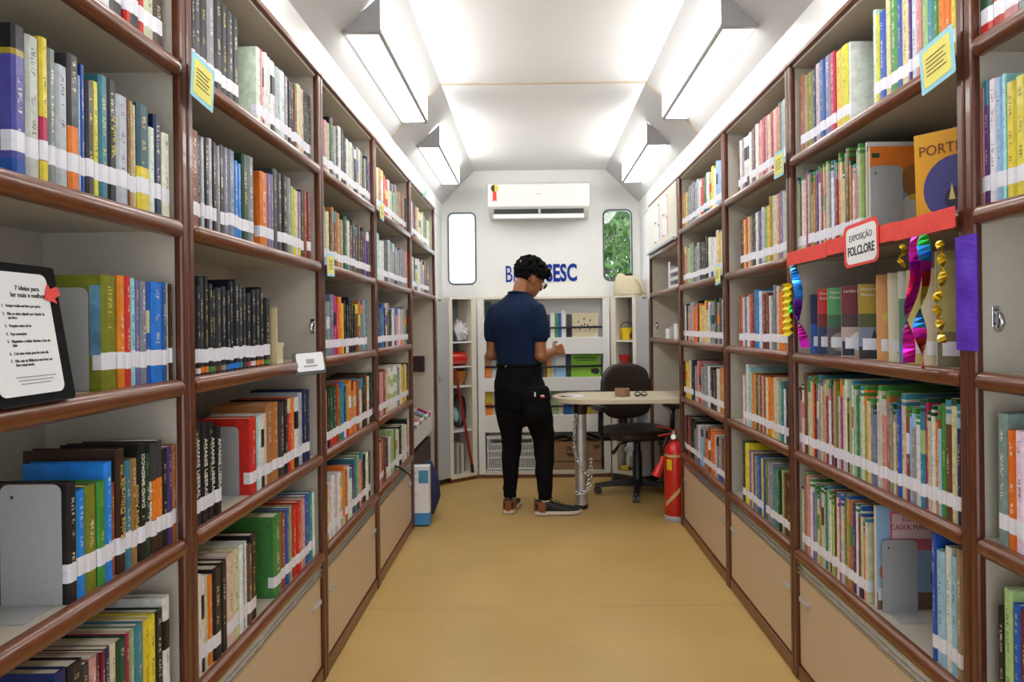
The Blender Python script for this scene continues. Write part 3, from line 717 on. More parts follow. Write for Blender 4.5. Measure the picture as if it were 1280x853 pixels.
bookend(-.895, -.790, 1.757, zt(3), .185, -1, 'grey bookend in front of the tall red book, second left bookcase')
bookend(-.905, -.800, 1.862, zt(4), .20, -1, 'grey bookend in front of the green book, bottom row, second left bookcase')
bookend(.945, 1.055, 1.772, zt(0), .205, -1, 'grey bookend against the yellow books, top row, second right bookcase')
bookend(.932, 1.020, 1.800, zt(1), .195, -1, 'grey bookend in front of the orange picture book')
bookend(.940, 1.035, 1.778, zt(4), .195, -1, 'grey bookend in front of the blue and pink picture book, bottom row')

# ------------------------------------------------------------------ picture books shown from the front
def cover_book(org, ang, wd, h, th, segs, label, lean=0.0, group='picture books facing the aisle', texts=(), shapes=(), sticker=None):
    """a thin book standing with its cover visible. local x along the cover, y normal (towards viewer), z up"""
    T = Matrix.Translation(org) @ Matrix.Rotation(ang, 4, 'Z') @ Matrix.Rotation(lean, 4, 'X')
    cov = MB(); cov.T = T
    for a, e, c in segs: cov.box(0, wd, -th, 0, a*h, e*h, PAL[c] if isinstance(c, str) else c)
    cov.T = None
    o = obj('picture_book', cov, M['print'], None, org); tag(o, label, 'book', group)
    pg = MB(); pg.T = T; pg.box(.002, wd+.0006, -th+.0015, -.0015, .002, h+.0006); pg.T = None; obj('page_block', pg, M['pages'], o)
    for kind, cx, cz, a, b_, col in shapes:
        m = MB(); m.T = T
        n = 24 if kind == 'o' else 3
        pts = [(cx*wd+a*wd*math.cos(2*PI*k/n+PI/2), cz*h+b_*h*math.sin(2*PI*k/n+PI/2)) for k in range(n)] if kind != 'r' else [(cx*wd-a*wd, cz*h-b_*h), (cx*wd+a*wd, cz*h-b_*h), (cx*wd+a*wd, cz*h+b_*h), (cx*wd-a*wd, cz*h+b_*h)]
        m.prism(pts, 'y', .0002, .0005+.0001*len(o.children), PAL[col] if isinstance(col, str) else col); m.T = None
        obj('cover_art', m, M['print'], o)
    for txt, cx, cz, size, mm in texts:
        Mx = T @ frame((cx*wd, .0012, cz*h), (-1, 0, 0), (0, 0, 1))
        obj('title', text_mb(txt, size, Mx, 0, 'LEFT' if cx > .9 else 'CENTER', .9, .0003), mm, o)
    if sticker:
        m = MB(); m.T = T; m.box(sticker*wd-.018, sticker*wd+.018, .0002, .0008, .025, .058); m.T = None
        obj('spine_label', m, M['label'], o)
    return o
brownink = mat('brown_print', (.20, .04, .01), .5); redink = mat('red_print', (.50, .02, .05), .5)
# facing -Y: rotate PI so that local +y looks at the camera; local x then runs towards -X, so org is the right-hand lower corner
cover_book((1.090, 1.815, zt(1)+.0008), PI, .150, .252, .010, [(0, .12, 'gy'), (.12, .68, 'lb'), (.68, .90, 'or'), (.90, 1, 'or')], 'orange and white cat picture book behind a grey bookend, second row',
           shapes=[('o', .24, .26, .24, .20, 'wh'), ('o', .22, .62, .20, .18, 'ob'), ('o', .16, .44, .15, .035, 'ye'), ('o', .12, .30, .05, .02, 'bk'), ('r', .90, .90, .07, .025, 'dg')])
cover_book((1.145, 1.829, zt(1)+.0008), PI, .205, .268, .012, [(0, .9, 'sv'), (.9, .955, 'dg'), (.955, 1, 'wh')], 'tall white picture book standing behind the orange cat picture book')
cover_book((1.045, 1.457, zt(1)+.0008), PI-math.radians(52), .175, .215, .012, [(0, .86, (.78, .36, .015)), (.86, 1, (.80, .40, .02))], 'golden yellow PORTINARI picture book with a night blue circle', lean=-.05,
           shapes=[('o', .50, .36, .40, .36, (.06, .06, .24)), ('o', .52, .25, .12, .12, (.02, .02, .06)), ('t', .55, .30, .045, .12, (.75, .6, .2)), ('r', .5, .06, .42, .05, (.15, .35, .6))],
           texts=[('PORTINARI', .5, .80, .034, brownink)])
cover_book((1.120, 1.795, zt(4)+.0008), PI, .185, .283, .014, [(0, .16, (.22, .13, .09)), (.16, 1, (.32, .50, .72))], 'blue picture book titled CAIXA MAGICA behind a grey bookend, bottom row',
           shapes=[('r', .44, .76, .36, .19, (.70, .16, .22)), ('r', .44, .80, .33, .12, (.85, .62, .62)), ('o', .12, .30, .10, .10, (.10, .20, .45)), ('o', .88, .36, .09, .08, (.6, .2, .15)), ('o', .12, .42, .08, .05, (.7, .75, .85))],
           texts=[('ELIAS JOSÉ', .44, .865, .016, redink), ('CAIXA MÁGICA', .44, .79, .021, redink)], sticker=.89)
# the folklore display: covers overlapping like cards, each turned towards the aisle
FOLK = [(2.208, 'blue picture book half hidden at the far end of the folklore display', [(0, .5, 'bl'), (.5, 1, 'nv')], []),
 (2.150, 'red topped folklore book beside the blue streamer', [(0, .42, (.03, .05, .13)), (.42, .62, (.22, .02, .02)), (.62, 1, (.62, .025, .025))], [('o', .5, .2, .3, .12, (.12, .12, .14))]),
 (2.078, 'green topped folklore book between the red and maroon ones', [(0, .42, (.10, .08, .10)), (.42, .60, (.06, .16, .08)), (.60, 1, (.10, .36, .13))], [('o', .5, .2, .3, .14, (.30, .28, .28))]),
 (1.985, 'maroon topped folklore book with pale figures on its cover', [(0, .42, (.55, .42, .38)), (.42, .60, (.08, .045, .05)), (.60, 1, (.19, .03, .045))], [('o', .4, .22, .22, .13, (.80, .78, .76)), ('r', .82, .12, .15, .1, (.02, .03, .06))]),
 (1.880, 'mustard topped folklore book with a leaping silhouette', [(0, .16, (.03, .03, .04)), (.16, .42, (.20, .24, .36)), (.42, .60, (.09, .10, .035)), (.60, 1, (.42, .29, .03))], [('t', .5, .30, .10, .10, (.03, .03, .03))]),
 (1.780, 'orange patterned folklore book with leaves', [(0, 1, (.72, .36, .13))], [('o', .4, .75, .2, .06, (.45, .5, .1)), ('o', .6, .5, .2, .06, (.75, .55, .1)), ('o', .4, .2, .2, .07, (.7, .3, .1))]),
 (1.722, 'cream folklore book with a green tag', [(0, 1, (.74, .68, .52))], [('r', .3, .93, .2, .03, (.08, .35, .12)), ('o', .7, .15, .14, .06, (.2, .3, .55))]),
 (1.672, 'teal and white folklore book behind the magenta streamer', [(0, .2, (.15, .25, .5)), (.2, .7, (.12, .28, .20)), (.7, 1, (.65, .68, .62))], []),
 (1.632, 'pale yellow folklore book with scattered green leaves', [(0, 1, (.70, .62, .20))], [('o', .3, .8, .1, .05, (.3, .45, .1)), ('o', .6, .5, .12, .05, (.3, .45, .1)), ('o', .4, .12, .12, .06, (.45, .2, .08))]),
 (1.575, 'cream folklore book behind the rainbow streamer', [(0, 1, (.72, .64, .42))], [('o', .5, .5, .3, .2, (.75, .68, .5))]),
 (1.515, 'olive folklore book with a reddish diagonal figure nearest the post', [(0, .3, (.20, .18, .09)), (.3, 1, (.45, .40, .14))], [('r', .35, .6, .10, .34, (.35, .09, .05))])]
for k, (y, lb, segs, shp) in enumerate(FOLK):
    hh = .215 if k in (1, 2, 3, 4) else (.235 if k > 4 else .2)
    if k == 10: hh = .27
    wd = .155; ang = math.radians(26)      # the aisle-side lower corner stands behind the nosing; the cover runs back into the shelf
    org = (.935+wd*math.cos(ang), y-wd*math.sin(ang), zt(2)+.0012)
    cover_book(org, PI-ang, wd, hh, .008, segs, lb, lean=.10, group='folklore display', shapes=[(sq_[0], .74+(sq_[1]-.5)*.45, sq_[2], sq_[3]*.7, *sq_[4:]) for sq_ in shp], sticker=.82,
        texts=[(q, .96, .93-.075*n_, .0135, whitep) for n_, q in enumerate({1: ('Dicionário do', 'Folclore Br'), 2: ('Histórias', 'Folclore'), 3: ('Lendas Br',), 4: ('Histórias', 'Nossas Lendas')}.get(k, ()))])

# ------------------------------------------------------------------ folklore decorations
t = thing('paper_band', (.885, 1.79, 1.44), 'red paper band along the shelf edge under the picture books', 'decoration')
for a, b_, dz in ((2.285, 1.98, 0), (1.99, 1.60, .004), (1.61, 1.375, .001)):
    obj('paper_strip', bx(.8885+.0012*dz/.004, .8893+.0012*dz/.004, a, b_, 1.443+dz, 1.488+dz), M['redp'], t)
t = thing('folklore_sign', (.88, 1.765, 1.41), 'white rounded EXPOSIÇÃO FOLCLORE sign on red backing', 'sign')
Fs = frame((.8862, 1.765, 1.457), (0, -1, .03), (0, 0, 1))
obj('backing', plate_mb(Fs @ Matrix.Translation((-.004, .002, -.0015)), rrect(.185, .118, .02), .0012), M['redp'], t)
obj('plate', plate_mb(Fs, rrect(.160, .100, .018), .001), M['paper'], t)
obj('lettering', merge(text_mb('EXPOSIÇÃO', .024, Fs @ Matrix.Translation((0, .020, .0013)), 0, 'CENTER', .95, .0003), text_mb('FOLCLORE', .034, Fs @ Matrix.Translation((0, -.016, .0013)), .0008, 'CENTER', .86, .0003)), M['ink'], t)
t = obj('crepe_strip', MB().loft([[(.903, 1.332, z), (.901+.003*math.sin(z*60), 1.362, z), (.903, 1.398, z), (.906, 1.398, z), (.905, 1.362, z), (.906, 1.332, z)] for z in [1.185+.012*k for k in range(21)]]), M['purplep'], None, (.904, 1.365, 1.185))
tag(t, 'purple crepe paper strip stuck on the post beside the folklore shelf', 'decoration')
m = MB()
zz = [1.200+k*.0115 for k in range(17)]
m.loft([[(.888+(.012 if k % 2 else 0), 2.275, z), (.888+(.012 if k % 2 else 0), 2.335, z), (.892+(.012 if k % 2 else 0), 2.335, z), (.892+(.012 if k % 2 else 0), 2.275, z)] for k, z in enumerate(zz)])
t = obj('crepe_strip', m, M['yellowp'], None, (.895, 2.305, 1.2)); tag(t, 'yellow pleated crepe strip stuck on the post at the far side of the folklore shelf', 'decoration')
def streamer(y, x, z0, z1, w_, cols, label, turns=3, dy=0):
    m = MB(); n = 26; pv = None
    for k in range(n+1):
        f = k/n; z = z0+(z1-z0)*f; a = PI/2+.5*math.sin(f*9)+f*turns*PI*.8; yy = y+dy*f+.004*math.sin(f*13); xx = x+.006*math.sin(f*7)
        p = (xx+math.cos(a)*w_/2, yy+math.sin(a)*w_/2, z), (xx-math.cos(a)*w_/2, yy-math.sin(a)*w_/2, z)
        nrm = (-math.sin(a)*.0006, math.cos(a)*.0006)
        ring = [p[0], p[1], (p[1][0]+nrm[0], p[1][1]+nrm[1], z), (p[0][0]+nrm[0], p[0][1]+nrm[1], z)]
        if pv:
            c = cols[min(len(cols)-1, int(f*len(cols)*.999))]
            m.add(pv+ring, [(0, 1, 5, 4), (1, 2, 6, 5), (2, 3, 7, 6), (3, 0, 4, 7)], c)
        pv = ring
    o = obj('foil_streamer', m, M['foil'], None, (x, y, z0)); tag(o, label, 'streamer', 'foil streamers of the folklore shelf')
b_, g_, mg_, go_, rd_, gr_, pu_ = (.03, .25, .85), (.75, .55, .08), (.65, .02, .50), (.8, .6, .05), (.75, .04, .03), (.03, .45, .08), (.25, .05, .7)
streamer(2.205, .878, 1.44, 1.165, .028, [b_, b_, b_, pu_, pu_, mg_, mg_], 'blue to magenta foil streamer at the far end of the folklore shelf', 1.6, -.085)
streamer(2.232, .880, 1.44, 1.215, .012, [g_, go_, gr_, rd_], 'thin gold and green foil streamer beside the post with yellow crepe', 2.5, -.02)
streamer(1.553, .878, 1.43, 1.375, .014, [go_, go_], 'short gold foil streamer in the middle of the folklore shelf', 2)
streamer(1.498, .876, 1.44, 1.150, .026, [mg_, mg_, mg_, (.5, .02, .4), mg_], 'magenta foil streamer beside the rainbow streamer', 1.7, .035)
streamer(1.462, .874, 1.44, 1.140, .028, [gr_, b_, mg_, rd_, g_, gr_, b_, mg_, rd_, rd_], 'rainbow foil streamer over the folklore books', 2.3, .012)
streamer(1.408, .876, 1.42, 1.20, .018, [go_, go_, go_, g_], 'gold foil streamer beside the purple crepe strip', 8)

# ------------------------------------------------------------------ sticky notes, hooks, framed tips, small things on shelves
def note(x, y, z, w_, h_, tilt, label, s, turn=0):
    t = thing('shelf_note', (x, y, z), label, 'note', 'blue and yellow notes on the shelf edges')
    Fm = frame((x, y, z), (turn*s, s, math.tan(tilt)), (0, 0, 1))
    obj('backing', plate_mb(Fm, rrect(w_, h_, .004, 2), .0008), M['stickyb'], t)
    obj('paper', plate_mb(Fm @ Matrix.Translation((.0, .0, .0008)), rrect(w_*.80, h_*.78, .005, 3), .0006), M['stickyy'], t)
    m = MB(); m.T = Fm
    for k in range(5): m.box(-w_*.30, w_*(.28-.07*(k % 2)), .18*h_-k*.09*h_, .18*h_-k*.09*h_+.0022, .0014, .0018)
    m.T = None; obj('print', m, M['ink'], t)['kind'] = 'stuff'
note(-.716, 1.437, 1.789, .098, .098, -.10, 'big blue and yellow note on the post of the nearest left bookcase', 1)
note(-.720, 2.350, 1.472, .085, .080, .06, 'yellow note on the post between second and third left bookcases', 1)
note(-.716, 3.150, 1.805, .085, .090, -.05, 'blue edged note at the top row between third and fourth left bookcases', 1)
note(-.716, 4.080, 1.555, .085, .095, 0, 'blue edged note on the post of the fifth left bookcase', 1)
t = obj('paper_tag', plate_mb(frame((-.735, 4.56, 2.172), (0, 1, .28), (.2, 0, 1)), rrect(.17, .045, .003, 1), .001), M['wirepl'], None, (-.735, 4.56, 2.172)); tag(t, 'small pale green paper tag on the top edge of the fifth left bookcase', 'note')
note(.881, 1.418, 1.809, .118, .105, .10, 'big blue and yellow note on the post between nearest and second right bookcases', -1)
note(.884, 2.335, 1.810, .092, .090, -.02, 'blue and yellow note at the top row between second and third right bookcases', -1)
note(.884, 3.120, 1.478, .085, .095, .08, 'yellow note hanging at the second row between third and fourth right bookcases', -1)

def hook(x, y, z, s, ny, label):
    t = thing('coat_hook', (x, y, z), label, 'hook', 'chrome hooks screwed to the shelf sides')
    obj('base_plate', bx(x-.008, x+.008, y, y+ny*.003, z-.022, z+.022), M['chrome'], t, bevel=.001)
    obj('prong', MB().tube([(x, y+ny*.003, z+.012), (x, y+ny*.014, z+.004), (x, y+ny*.02, z-.012), (x, y+ny*.012, z-.024), (x, y+ny*.006, z-.016)], [.005, .006, .007, .008, .005], 8), M['chrome'], t, smooth=True)
hook(-.775, 2.317, 1.257, 1, -1, 'chrome hook on the side panel above the card holder, second left bookcase')
hook(.955, 1.3538, 1.255, -1, -1, 'chrome hook beside the purple crepe strip, nearest right bookcase')
hook(.955, 5.0515, 1.235, -1, -1, 'chrome hook on the far side panel above the table')

t = thing('reading_tips_stand', (-.76, .975, zt(2)), 'white sheet titled 7 ideias para ler mais e melhor in a black stand', 'sign')
Ft = frame((-.7535, .972, zt(2)+.106), (0, 1, 0), (-.165, 0, 1))
obj('backing', plate_mb(Ft @ Matrix.Translation((.006, .0, -.004)), rrect(.160, .212, .006), .003), M['matte'], t)
obj('sheet', plate_mb(Ft, rrect(.126, .184, .012), .0008), M['paper'], t)
obj('foot', bx(-.80, -.735, .91, 1.03, zt(2)+.0004, zt(2)+.003), M['black'], t)
tips = [('7 ideias para', .068, .0100), ('ler mais e melhor', .0575, .0100)]
lines = [('1.   Sempre tenha um livro por perto', .041), ('2.   Não se sinta culpado por desistir de', .029), ('      um livro', .023), ('3.   Pesquise antes de ler', .011), ('4.   Faça anotações', -.001),
         ('5.   Mantenha o celular distante e fora do', -.012), ('      lado', -.018), ('6.   Crie uma rotina para ler todo dia', -.030), ('7.   Não saia da Biblioteca sem levar um', -.041), ('      livro emprestado', -.047)]
mb_ = [text_mb(a, sz, Ft @ Matrix.Translation((.020, y, .001)), .0002, 'CENTER', .95, .0002) for a, y, sz in tips]
mb_ += [text_mb(a, .0062, Ft @ Matrix.Translation((-.034, y, .001)), .0001, 'LEFT', .80, .0002) for a, y in lines]
obj('lettering', merge(*mb_), M['ink'], t)
m = MB(); m.T = Ft
for k in range(3): m.box(-.030+.004*k, .048-.006*k, -.066-.005*k, -.0645-.005*k, .0009, .0012)
m.T = None; obj('faint_print', m, M['inkg'], t)['kind'] = 'stuff'
ar = MB(); ar.T = Ft @ Matrix.Translation((.068, .062, .002)) @ Matrix.Rotation(math.radians(205), 4, 'Z')
ar.prism([(-.016, -.006), (.0, -.008), (0, -.017), (.020, 0), (0, .017), (0, .008), (-.016, .008)], 'z', 0, .0015); ar.T = None
obj('arrow', ar, M['redp'], t)
# top row tray under the books, cream book and box beside the black books
t = obj('wooden_slat', bx(-.790, -.754, 1.932, 1.938, zt(2)+.001, zt(2)+.168), mat('pale_wood', (.62, .50, .28), .6), None, (-.772, 1.935, zt(2))); tag(t, 'pale wooden strip leaning beside the row of black books', 'wooden strip')
m = MB()
for z, k in ((0, 1), (.012, .92), (.05, .94), (.060, 1.05), (.064, 1.05)): pass
m.loft([[(-.790+a*k, 1.995+b*k, zt(2)+.0006+z) for a, b in rrect(.046, .062, .008)] for z, k in ((0, 1), (.012, .92), (.048, .94), (.056, 1.05), (.064, 1.05))])
t = obj('paper_pot', m, M['canvas'], None, (-.79, 1.995, zt(2)), smooth='auto'); tag(t, 'small cream paper pot beside the row of black books', 'pot')
t = thing('card_holder', (-.71, 2.08, 1.13), 'white printed card in a grey holder hung on the shelf end, second left bookcase', 'card')
Fc = frame((-.706, 2.08, 1.140), (.9, .4, .06), (-.45, .35, .8))
obj('holder', plate_mb(Fc @ Matrix.Translation((-.004, -.003, -.003)), rrect(.098, .080, .006), .0025), M['dark'], t)
obj('card', plate_mb(Fc, rrect(.082, .066, .006), .001), M['paper'], t)
m = MB(); m.T = Fc; m.box(-.012, .012, -.006, .010, .001, .0014); m.box(-.02, .02, -.018, -.012, .001, .0014); m.T = None
obj('print', m, M['lens'] if False else M['inkg'], t)

# ------------------------------------------------------------------ back display unit and angled lockers
t = thing('display_unit', (.09, 5.5, 0), 'white display unit with three ledges and an open bottom, back wall', 'cabinet')
for x0, x1 in ((-.45, -.395), (.575, .63)): obj('side_panel', bx(x0, x1, 5.35, 5.66, 0.03, 1.46), M['white'], t, bevel=.003)
obj('top_board', bx(-.45, .63, 5.35, 5.66, 1.46, 1.478), M['cream'], t)
obj('back_panel', bx(-.395, .575, 5.50, 5.515, .35, 1.46), M['white'], t)
obj('plinth', bx(-.45, .63, 5.345, 5.66, .0, .028), M['wood'], t)
obj('bottom_board', bx(-.395, .575, 5.35, 5.66, .028, .055), M['cream'], t)
obj('back_panel', bx(-.395, .575, 5.645, 5.66, .055, .36), M['grey'], t)
for z0, z1 in ((1.006, 1.143), (.705, .816), (.371, .508)):
    lg = obj('ledge', bx(-.395, .575, 5.352, 5.37, z0, z1), M['white'], t, bevel=.003)
    obj('ledge_base', bx(-.395, .575, 5.37, 5.50, z1-.012, z1-.002), M['white'], lg)
for z in (1.225, .905, .58):
    obj('strap', MB().tube([(-.395, 5.405, z), (.09, 5.385, z-.004), (.575, 5.405, z)], .0085, 8), M['strap'], t, smooth=True)
def facing(x0, x1, z, h, y, col, label, top=None, d=.012):
    segs = [(0, 1, col)] if top is None else [(0, .5, col), (.5, 1, top)]
    m = MB()
    for a, e, c in segs: m.box(x0, x1, y, y+d, z+a*h, z+e*h, PAL[c])
    o = obj('display_book', m, M['print'], None, ((x0+x1)/2, y, z)); tag(o, label, 'book', 'books on the display ledges')
    obj('page_block', bx(x0+.002, x1+.0005, y+.002, y+d-.002, z+.002, z+h+.0005), M['pages'], o)
    return o
ph = lambda x: (x-665.5)*5.4/820
def frow(z, lst):
    for x0, x1, h, c, lb, *top in lst:
        k = top[1] if len(top) > 1 else 0
        facing(ph(x0)+.001, ph(x1)-.001, z+.0005, h, 5.412+k, c, lb, top[0] if top else None)
frow(1.141, [(606, 614, .30, 'dg', 'dark green book at the end of the top display ledge, beside the person'), (678, 688, .19, 'bk', 'black and white illustrated book on the top display ledge', 'ch'), (688, 693.5, .20, 'wh', 'narrow white book on the top display ledge'), (693.5, 697.5, .20, 'gn', 'narrow green book on the top display ledge'),
 (697.5, 701.5, .20, 'bl', 'narrow blue book on the top display ledge'), (702, 707.5, .22, 'wh', 'white book with a yellow top on the top display ledge', 'wh'), (708, 715, .19, 'bk', 'dark grey book beside the cream one on the top display ledge', 'ch')])
o = facing(ph(715.5), ph(748), 1.1415, .20, 5.425, 'cr', 'wide cream book with black scattered drawings, top display ledge')
m = MB()
for k, a in enumerate((20, 60, 95, 130, 165)):
    r = math.radians(a); cx, cz = .435, 1.195
    for e in (.035, .065): m.box(cx+e*1.3*math.cos(r)-.005, cx+e*1.3*math.cos(r)+.005, 5.4242, 5.425, cz+e*1.5*math.sin(r)-.009, cz+e*1.5*math.sin(r)+.009)
obj('cover_art', m, M['ink'], o)['kind'] = 'stuff'
o = obj('wood_carving', MB().loft([[(.44+.07*k*math.cos(a), 5.47+.02*math.sin(a), 1.355+z) for a in [i*PI/6 for i in range(12)]] for z, k in ((-.01, .6), (0, 1), (.012, .9), (.022, .45))]), M['leather'], None, (.44, 5.47, 1.345), smooth='auto')
bpy.data.objects.remove(o)
frow(.814, [(606, 613, .22, 'or', 'orange and tan book at the end of the middle display ledge', 'tn'), (613.5, 619, .20, 'sv', 'pale book beside the orange one on the middle display ledge'), (672, 679, .18, 'dg', 'dark book close to the person on the middle display ledge', 'bk'), (679.5, 683.5, .19, 'br', 'narrow brown book on the middle display ledge'),
 (683.5, 687.5, .19, 'ye', 'narrow yellow book on the middle display ledge', 'or'), (688, 693, .18, 'sv', 'pale grey book on the middle display ledge'), (693.5, 706.5, .185, 'lb', 'white and blue book on the middle display ledge', 'wh'), (707, 713, .205, 'dg', 'dark green spine beside the lime book on the middle display ledge', 'nv'),
 (713, 736, .21, 'nv', 'navy hardback behind the lime green book', 'te', .02)])
o = facing(ph(713.5), ph(750), .8145, .185, 5.4125, 'gn', 'wide lime green book on the middle display ledge')
PAL['lime'] = (.25, .52, .03)
bpy.data.objects.remove(o.children[0]); bpy.data.objects.remove(o)
o = facing(ph(713.5), ph(750), .8145, .185, 5.4125, 'lime', 'wide lime green book on the middle display ledge')
m = MB(); m.box(.34, .53, 5.4118, 5.4126, .965, .975); m.box(.36, .52, 5.4118, 5.4126, .948, .955); obj('title', m, M['ol'] if 'ol' in M else M['leafd'], o)
m = MB(); m.ball((.52, 5.4125, .86), (.03, .001, .025)); m.box(.48, .505, 5.4118, 5.4126, .845, .88); obj('cover_art', m, M['ink'], o)
frow(.506, [(603, 614, .205, 'or', 'orange flower patterned book on the lowest display ledge', 'ye'), (614, 625, .205, 'cr', 'cream book beside the orange flower book, lowest display ledge'), (627, 634, .17, 'gy', 'grey book behind the left leg, lowest display ledge'), (688, 697, .18, 'lg', 'light green book under the table edge, lowest display ledge'),
 (697, 703, .17, 'cr', 'cream book under the table, lowest display ledge'), (703.5, 713, .18, 'bl', 'blue book under the table, lowest display ledge'), (713.5, 717.5, .17, 'te', 'narrow teal book beside the table leg'), (732, 740, .17, 'mu', 'mustard book beyond the table leg', 'lg'), (740.5, 748, .15, 'tn', 'tan book beyond the table leg, next to the chair')])

def locker(side):
    """narrow open locker turned towards the aisle, with its grey door swung open"""
    s = 1 if side == 'left' else -1
    a = Vector((-.455, 5.345, 0)) if s > 0 else Vector((.635, 5.345, 0))
    b = Vector((-.655, 5.185, 0)) if s > 0 else Vector((.815, 5.200, 0))
    d = (b-a); L = d.length; d.normalize(); n = Vector((d.y, -d.x, 0)); n = n if n.y < 0 else -n     # n faces the aisle
    Mx = Matrix((d, -n, Vector((0, 0, 1)))).transposed().to_4x4(); Mx.translation = a
    def B(x0, x1, y0, y1, z0, z1):
        m = MB(); m.T = Mx; m.box(x0, x1, y0, y1, z0, z1); m.T = None; return m
    mid = (a+b)/2
    t = thing('locker', (mid.x, mid.y, 0), f"narrow cream locker with a grey open door, {side} of the display unit", 'cabinet', 'angled lockers at the back')
    dep = .25
    obj('side_panel', B(.002, .05, 0, dep*.9, 0.03, 1.46), M['cream'], t, bevel=.003); obj('side_panel', B(L-.028, L, 0, dep*.5, 0.03, 1.46), M['cream'], t, bevel=.003)
    obj('top_board', B(.002, L, 0, dep*.8, 1.46, 1.475), M['cream'], t); obj('back_panel', B(.05, L-.028, dep*.8, dep*.8+.01, .06, 1.46), M['dgrey'], t)
    obj('plinth', B(.002, L, .006, .05, 0, .03), M['wood'], t); obj('bottom_board', B(.05, L-.028, .0, dep*.8, .03, .06), M['cream'], t)
    for z in (1.121, .765, .41) if s > 0 else (1.115, .87, .41): obj('shelf', B(.05, L-.028, .004, dep*.8, z-.012, z), M['white'], t)
    if s > 0: obj('shelf', B(.05, L-.028, .004, dep*.8, .912, .921), M['white'], t)
    h0 = b+Vector((-.004*s, -.003, 0)); h1 = Vector((-.742, 5.072, 0)) if s > 0 else Vector((.903, 5.078, 0))
    e = (h1-h0).normalized(); nn = Vector((e.y, -e.x, 0))
    Md = Matrix((e, nn, Vector((0, 0, 1)))).transposed().to_4x4(); Md.translation = h0; Ld = (h1-h0).length
    def D(*q):
        m = MB(); m.T = Md; m.box(*q); m.T = None; return m
    dr = obj('door', D(.008, Ld, -.006, .006, .05, 1.44), M['grey'], t, bevel=.003)
    obj('door_edge', D(0, .010, -.010, .010, .05, 1.44), M['cream'], dr)
    obj('lock', D(Ld*.72, Ld*.72+.02, -.012, .012, .82, .86), M['steel'], dr)
    return Mx, L
ML, LL = locker('left'); MR, LR = locker('right')
def LB(Mx, x, y, z): return Mx @ Vector((x, y, z))
# things in the left locker
def blob(c, r, seed, amp=.25, n=14, m_=9, fr=2.2):
    b2 = MB(); b2.ball((0, 0, 0), 1, n, m_); rd = random.Random(seed); out = []
    for v in b2.v:
        k = 1+amp*mnoise.noise(Vector(v)*fr+Vector((seed, 0, 0))); out.append((c[0]+v[0]*r[0]*k, c[1]+v[1]*r[1]*k, max(c[2]-r[2]*.9, c[2]+v[2]*r[2]*k)))
    b2.v = out; return b2
p = LB(ML, .10, .09, 1.195); t = obj('plastic_bag', blob(p, (.055, .06, .075), 3, .75, 26, 16, 2.6), M['bag'], None, p, smooth=True); tag(t, 'crumpled white plastic bag on the top shelf of the left locker', 'bag')
p = LB(ML, .185, .09, 1.175); t = obj('grey_pouch', blob(p, (.035, .05, .055), 9, .5, 20, 12), M['dark'], None, p, smooth=True); tag(t, 'dark pouch beside the white bag in the left locker', 'bag')
p = LB(ML, .14, .10, .985); d = (ML.to_3x3() @ Vector((1, 0, 0)))
t = thing('fabric_roll', tuple(p), 'shiny red roll lying in the left locker', 'roll')
obj('roll', MB().tube([p-d*.075, p+d*.075], .055, 20), M['red'], t, smooth='auto'); obj('core', MB().tube([p-d*.078, p+d*.078], .018, 12), M['carton'], t, smooth='auto')
p = LB(ML, .13, .10, .766); t = obj('amber_bowl', MB().lathe([(.035, 0), (.055, .03), (.075, .08), (.085, .115), (.08, .115), (.06, .07), (.03, .012)], 24, p), M['orangepl'], None, p, smooth='auto'); tag(t, 'amber plastic bowl below the red roll in the left locker', 'bowl')
p = LB(ML, .13, .10, .55); t = thing('cable_coil', (p.x, p.y, .41), 'coil of black cable in the left locker', 'cable')
for k in range(4):
    pts = [p+d*((.055+.008*k)*math.cos(a))+Vector((0, 0, (.115+.005*k)*math.sin(a)))+Vector((.01, -.02+.014*k, 0)) for a in [2*PI*q/28 for q in range(28)]]
    obj('loop', MB().tube(pts, .006, 8, closed=True), M['black'], t, smooth=True)
p = LB(ML, .14, .14, .51); t = obj('cyan_cloth', blob(p, (.04, .02, .07), 5), M['cyanpl'], None, p, smooth=True); tag(t, 'pale cyan cloth showing through the cable coil', 'cloth')
a0 = LB(ML, .055, -.03, .055); a1 = LB(ML, .215, .035, .93)
a0 = LB(ML, .06, .06, .062); a1 = LB(ML, .205, .0, .90)
t = thing('broom', tuple(a0), 'red handled broom leaning across the left locker', 'broom')
obj('handle', MB().tube([LB(ML, .07, -.012, .13), LB(ML, .215, -.012, .90)], .011, 10), M['maroon'], t, smooth='auto'); obj('socket', MB().tube([LB(ML, .062, -.012, .0625), LB(ML, .07, -.012, .13)], .014, 10), M['black'], t, smooth='auto')
for k in range(4):
    q = [LB(ML, .125+.022*k, .03, .062), ]
    m = MB(); m.T = ML; m.box(.12+.022*k, .138+.022*k, .03, .17, .062, .30-.02*(k % 2)); m.T = None
    t = obj('folder', m, [M['cream'], M['dgrey'], M['grey'], M['dgrey']][k], None, q[0]); tag(t, ['cream folder nearest the broom foot in the left locker', 'dark grey folder second in the left locker', 'grey folder third in the left locker', 'dark folder at the outer side of the left locker'][k], 'folder', 'folders at the bottom of the left locker')
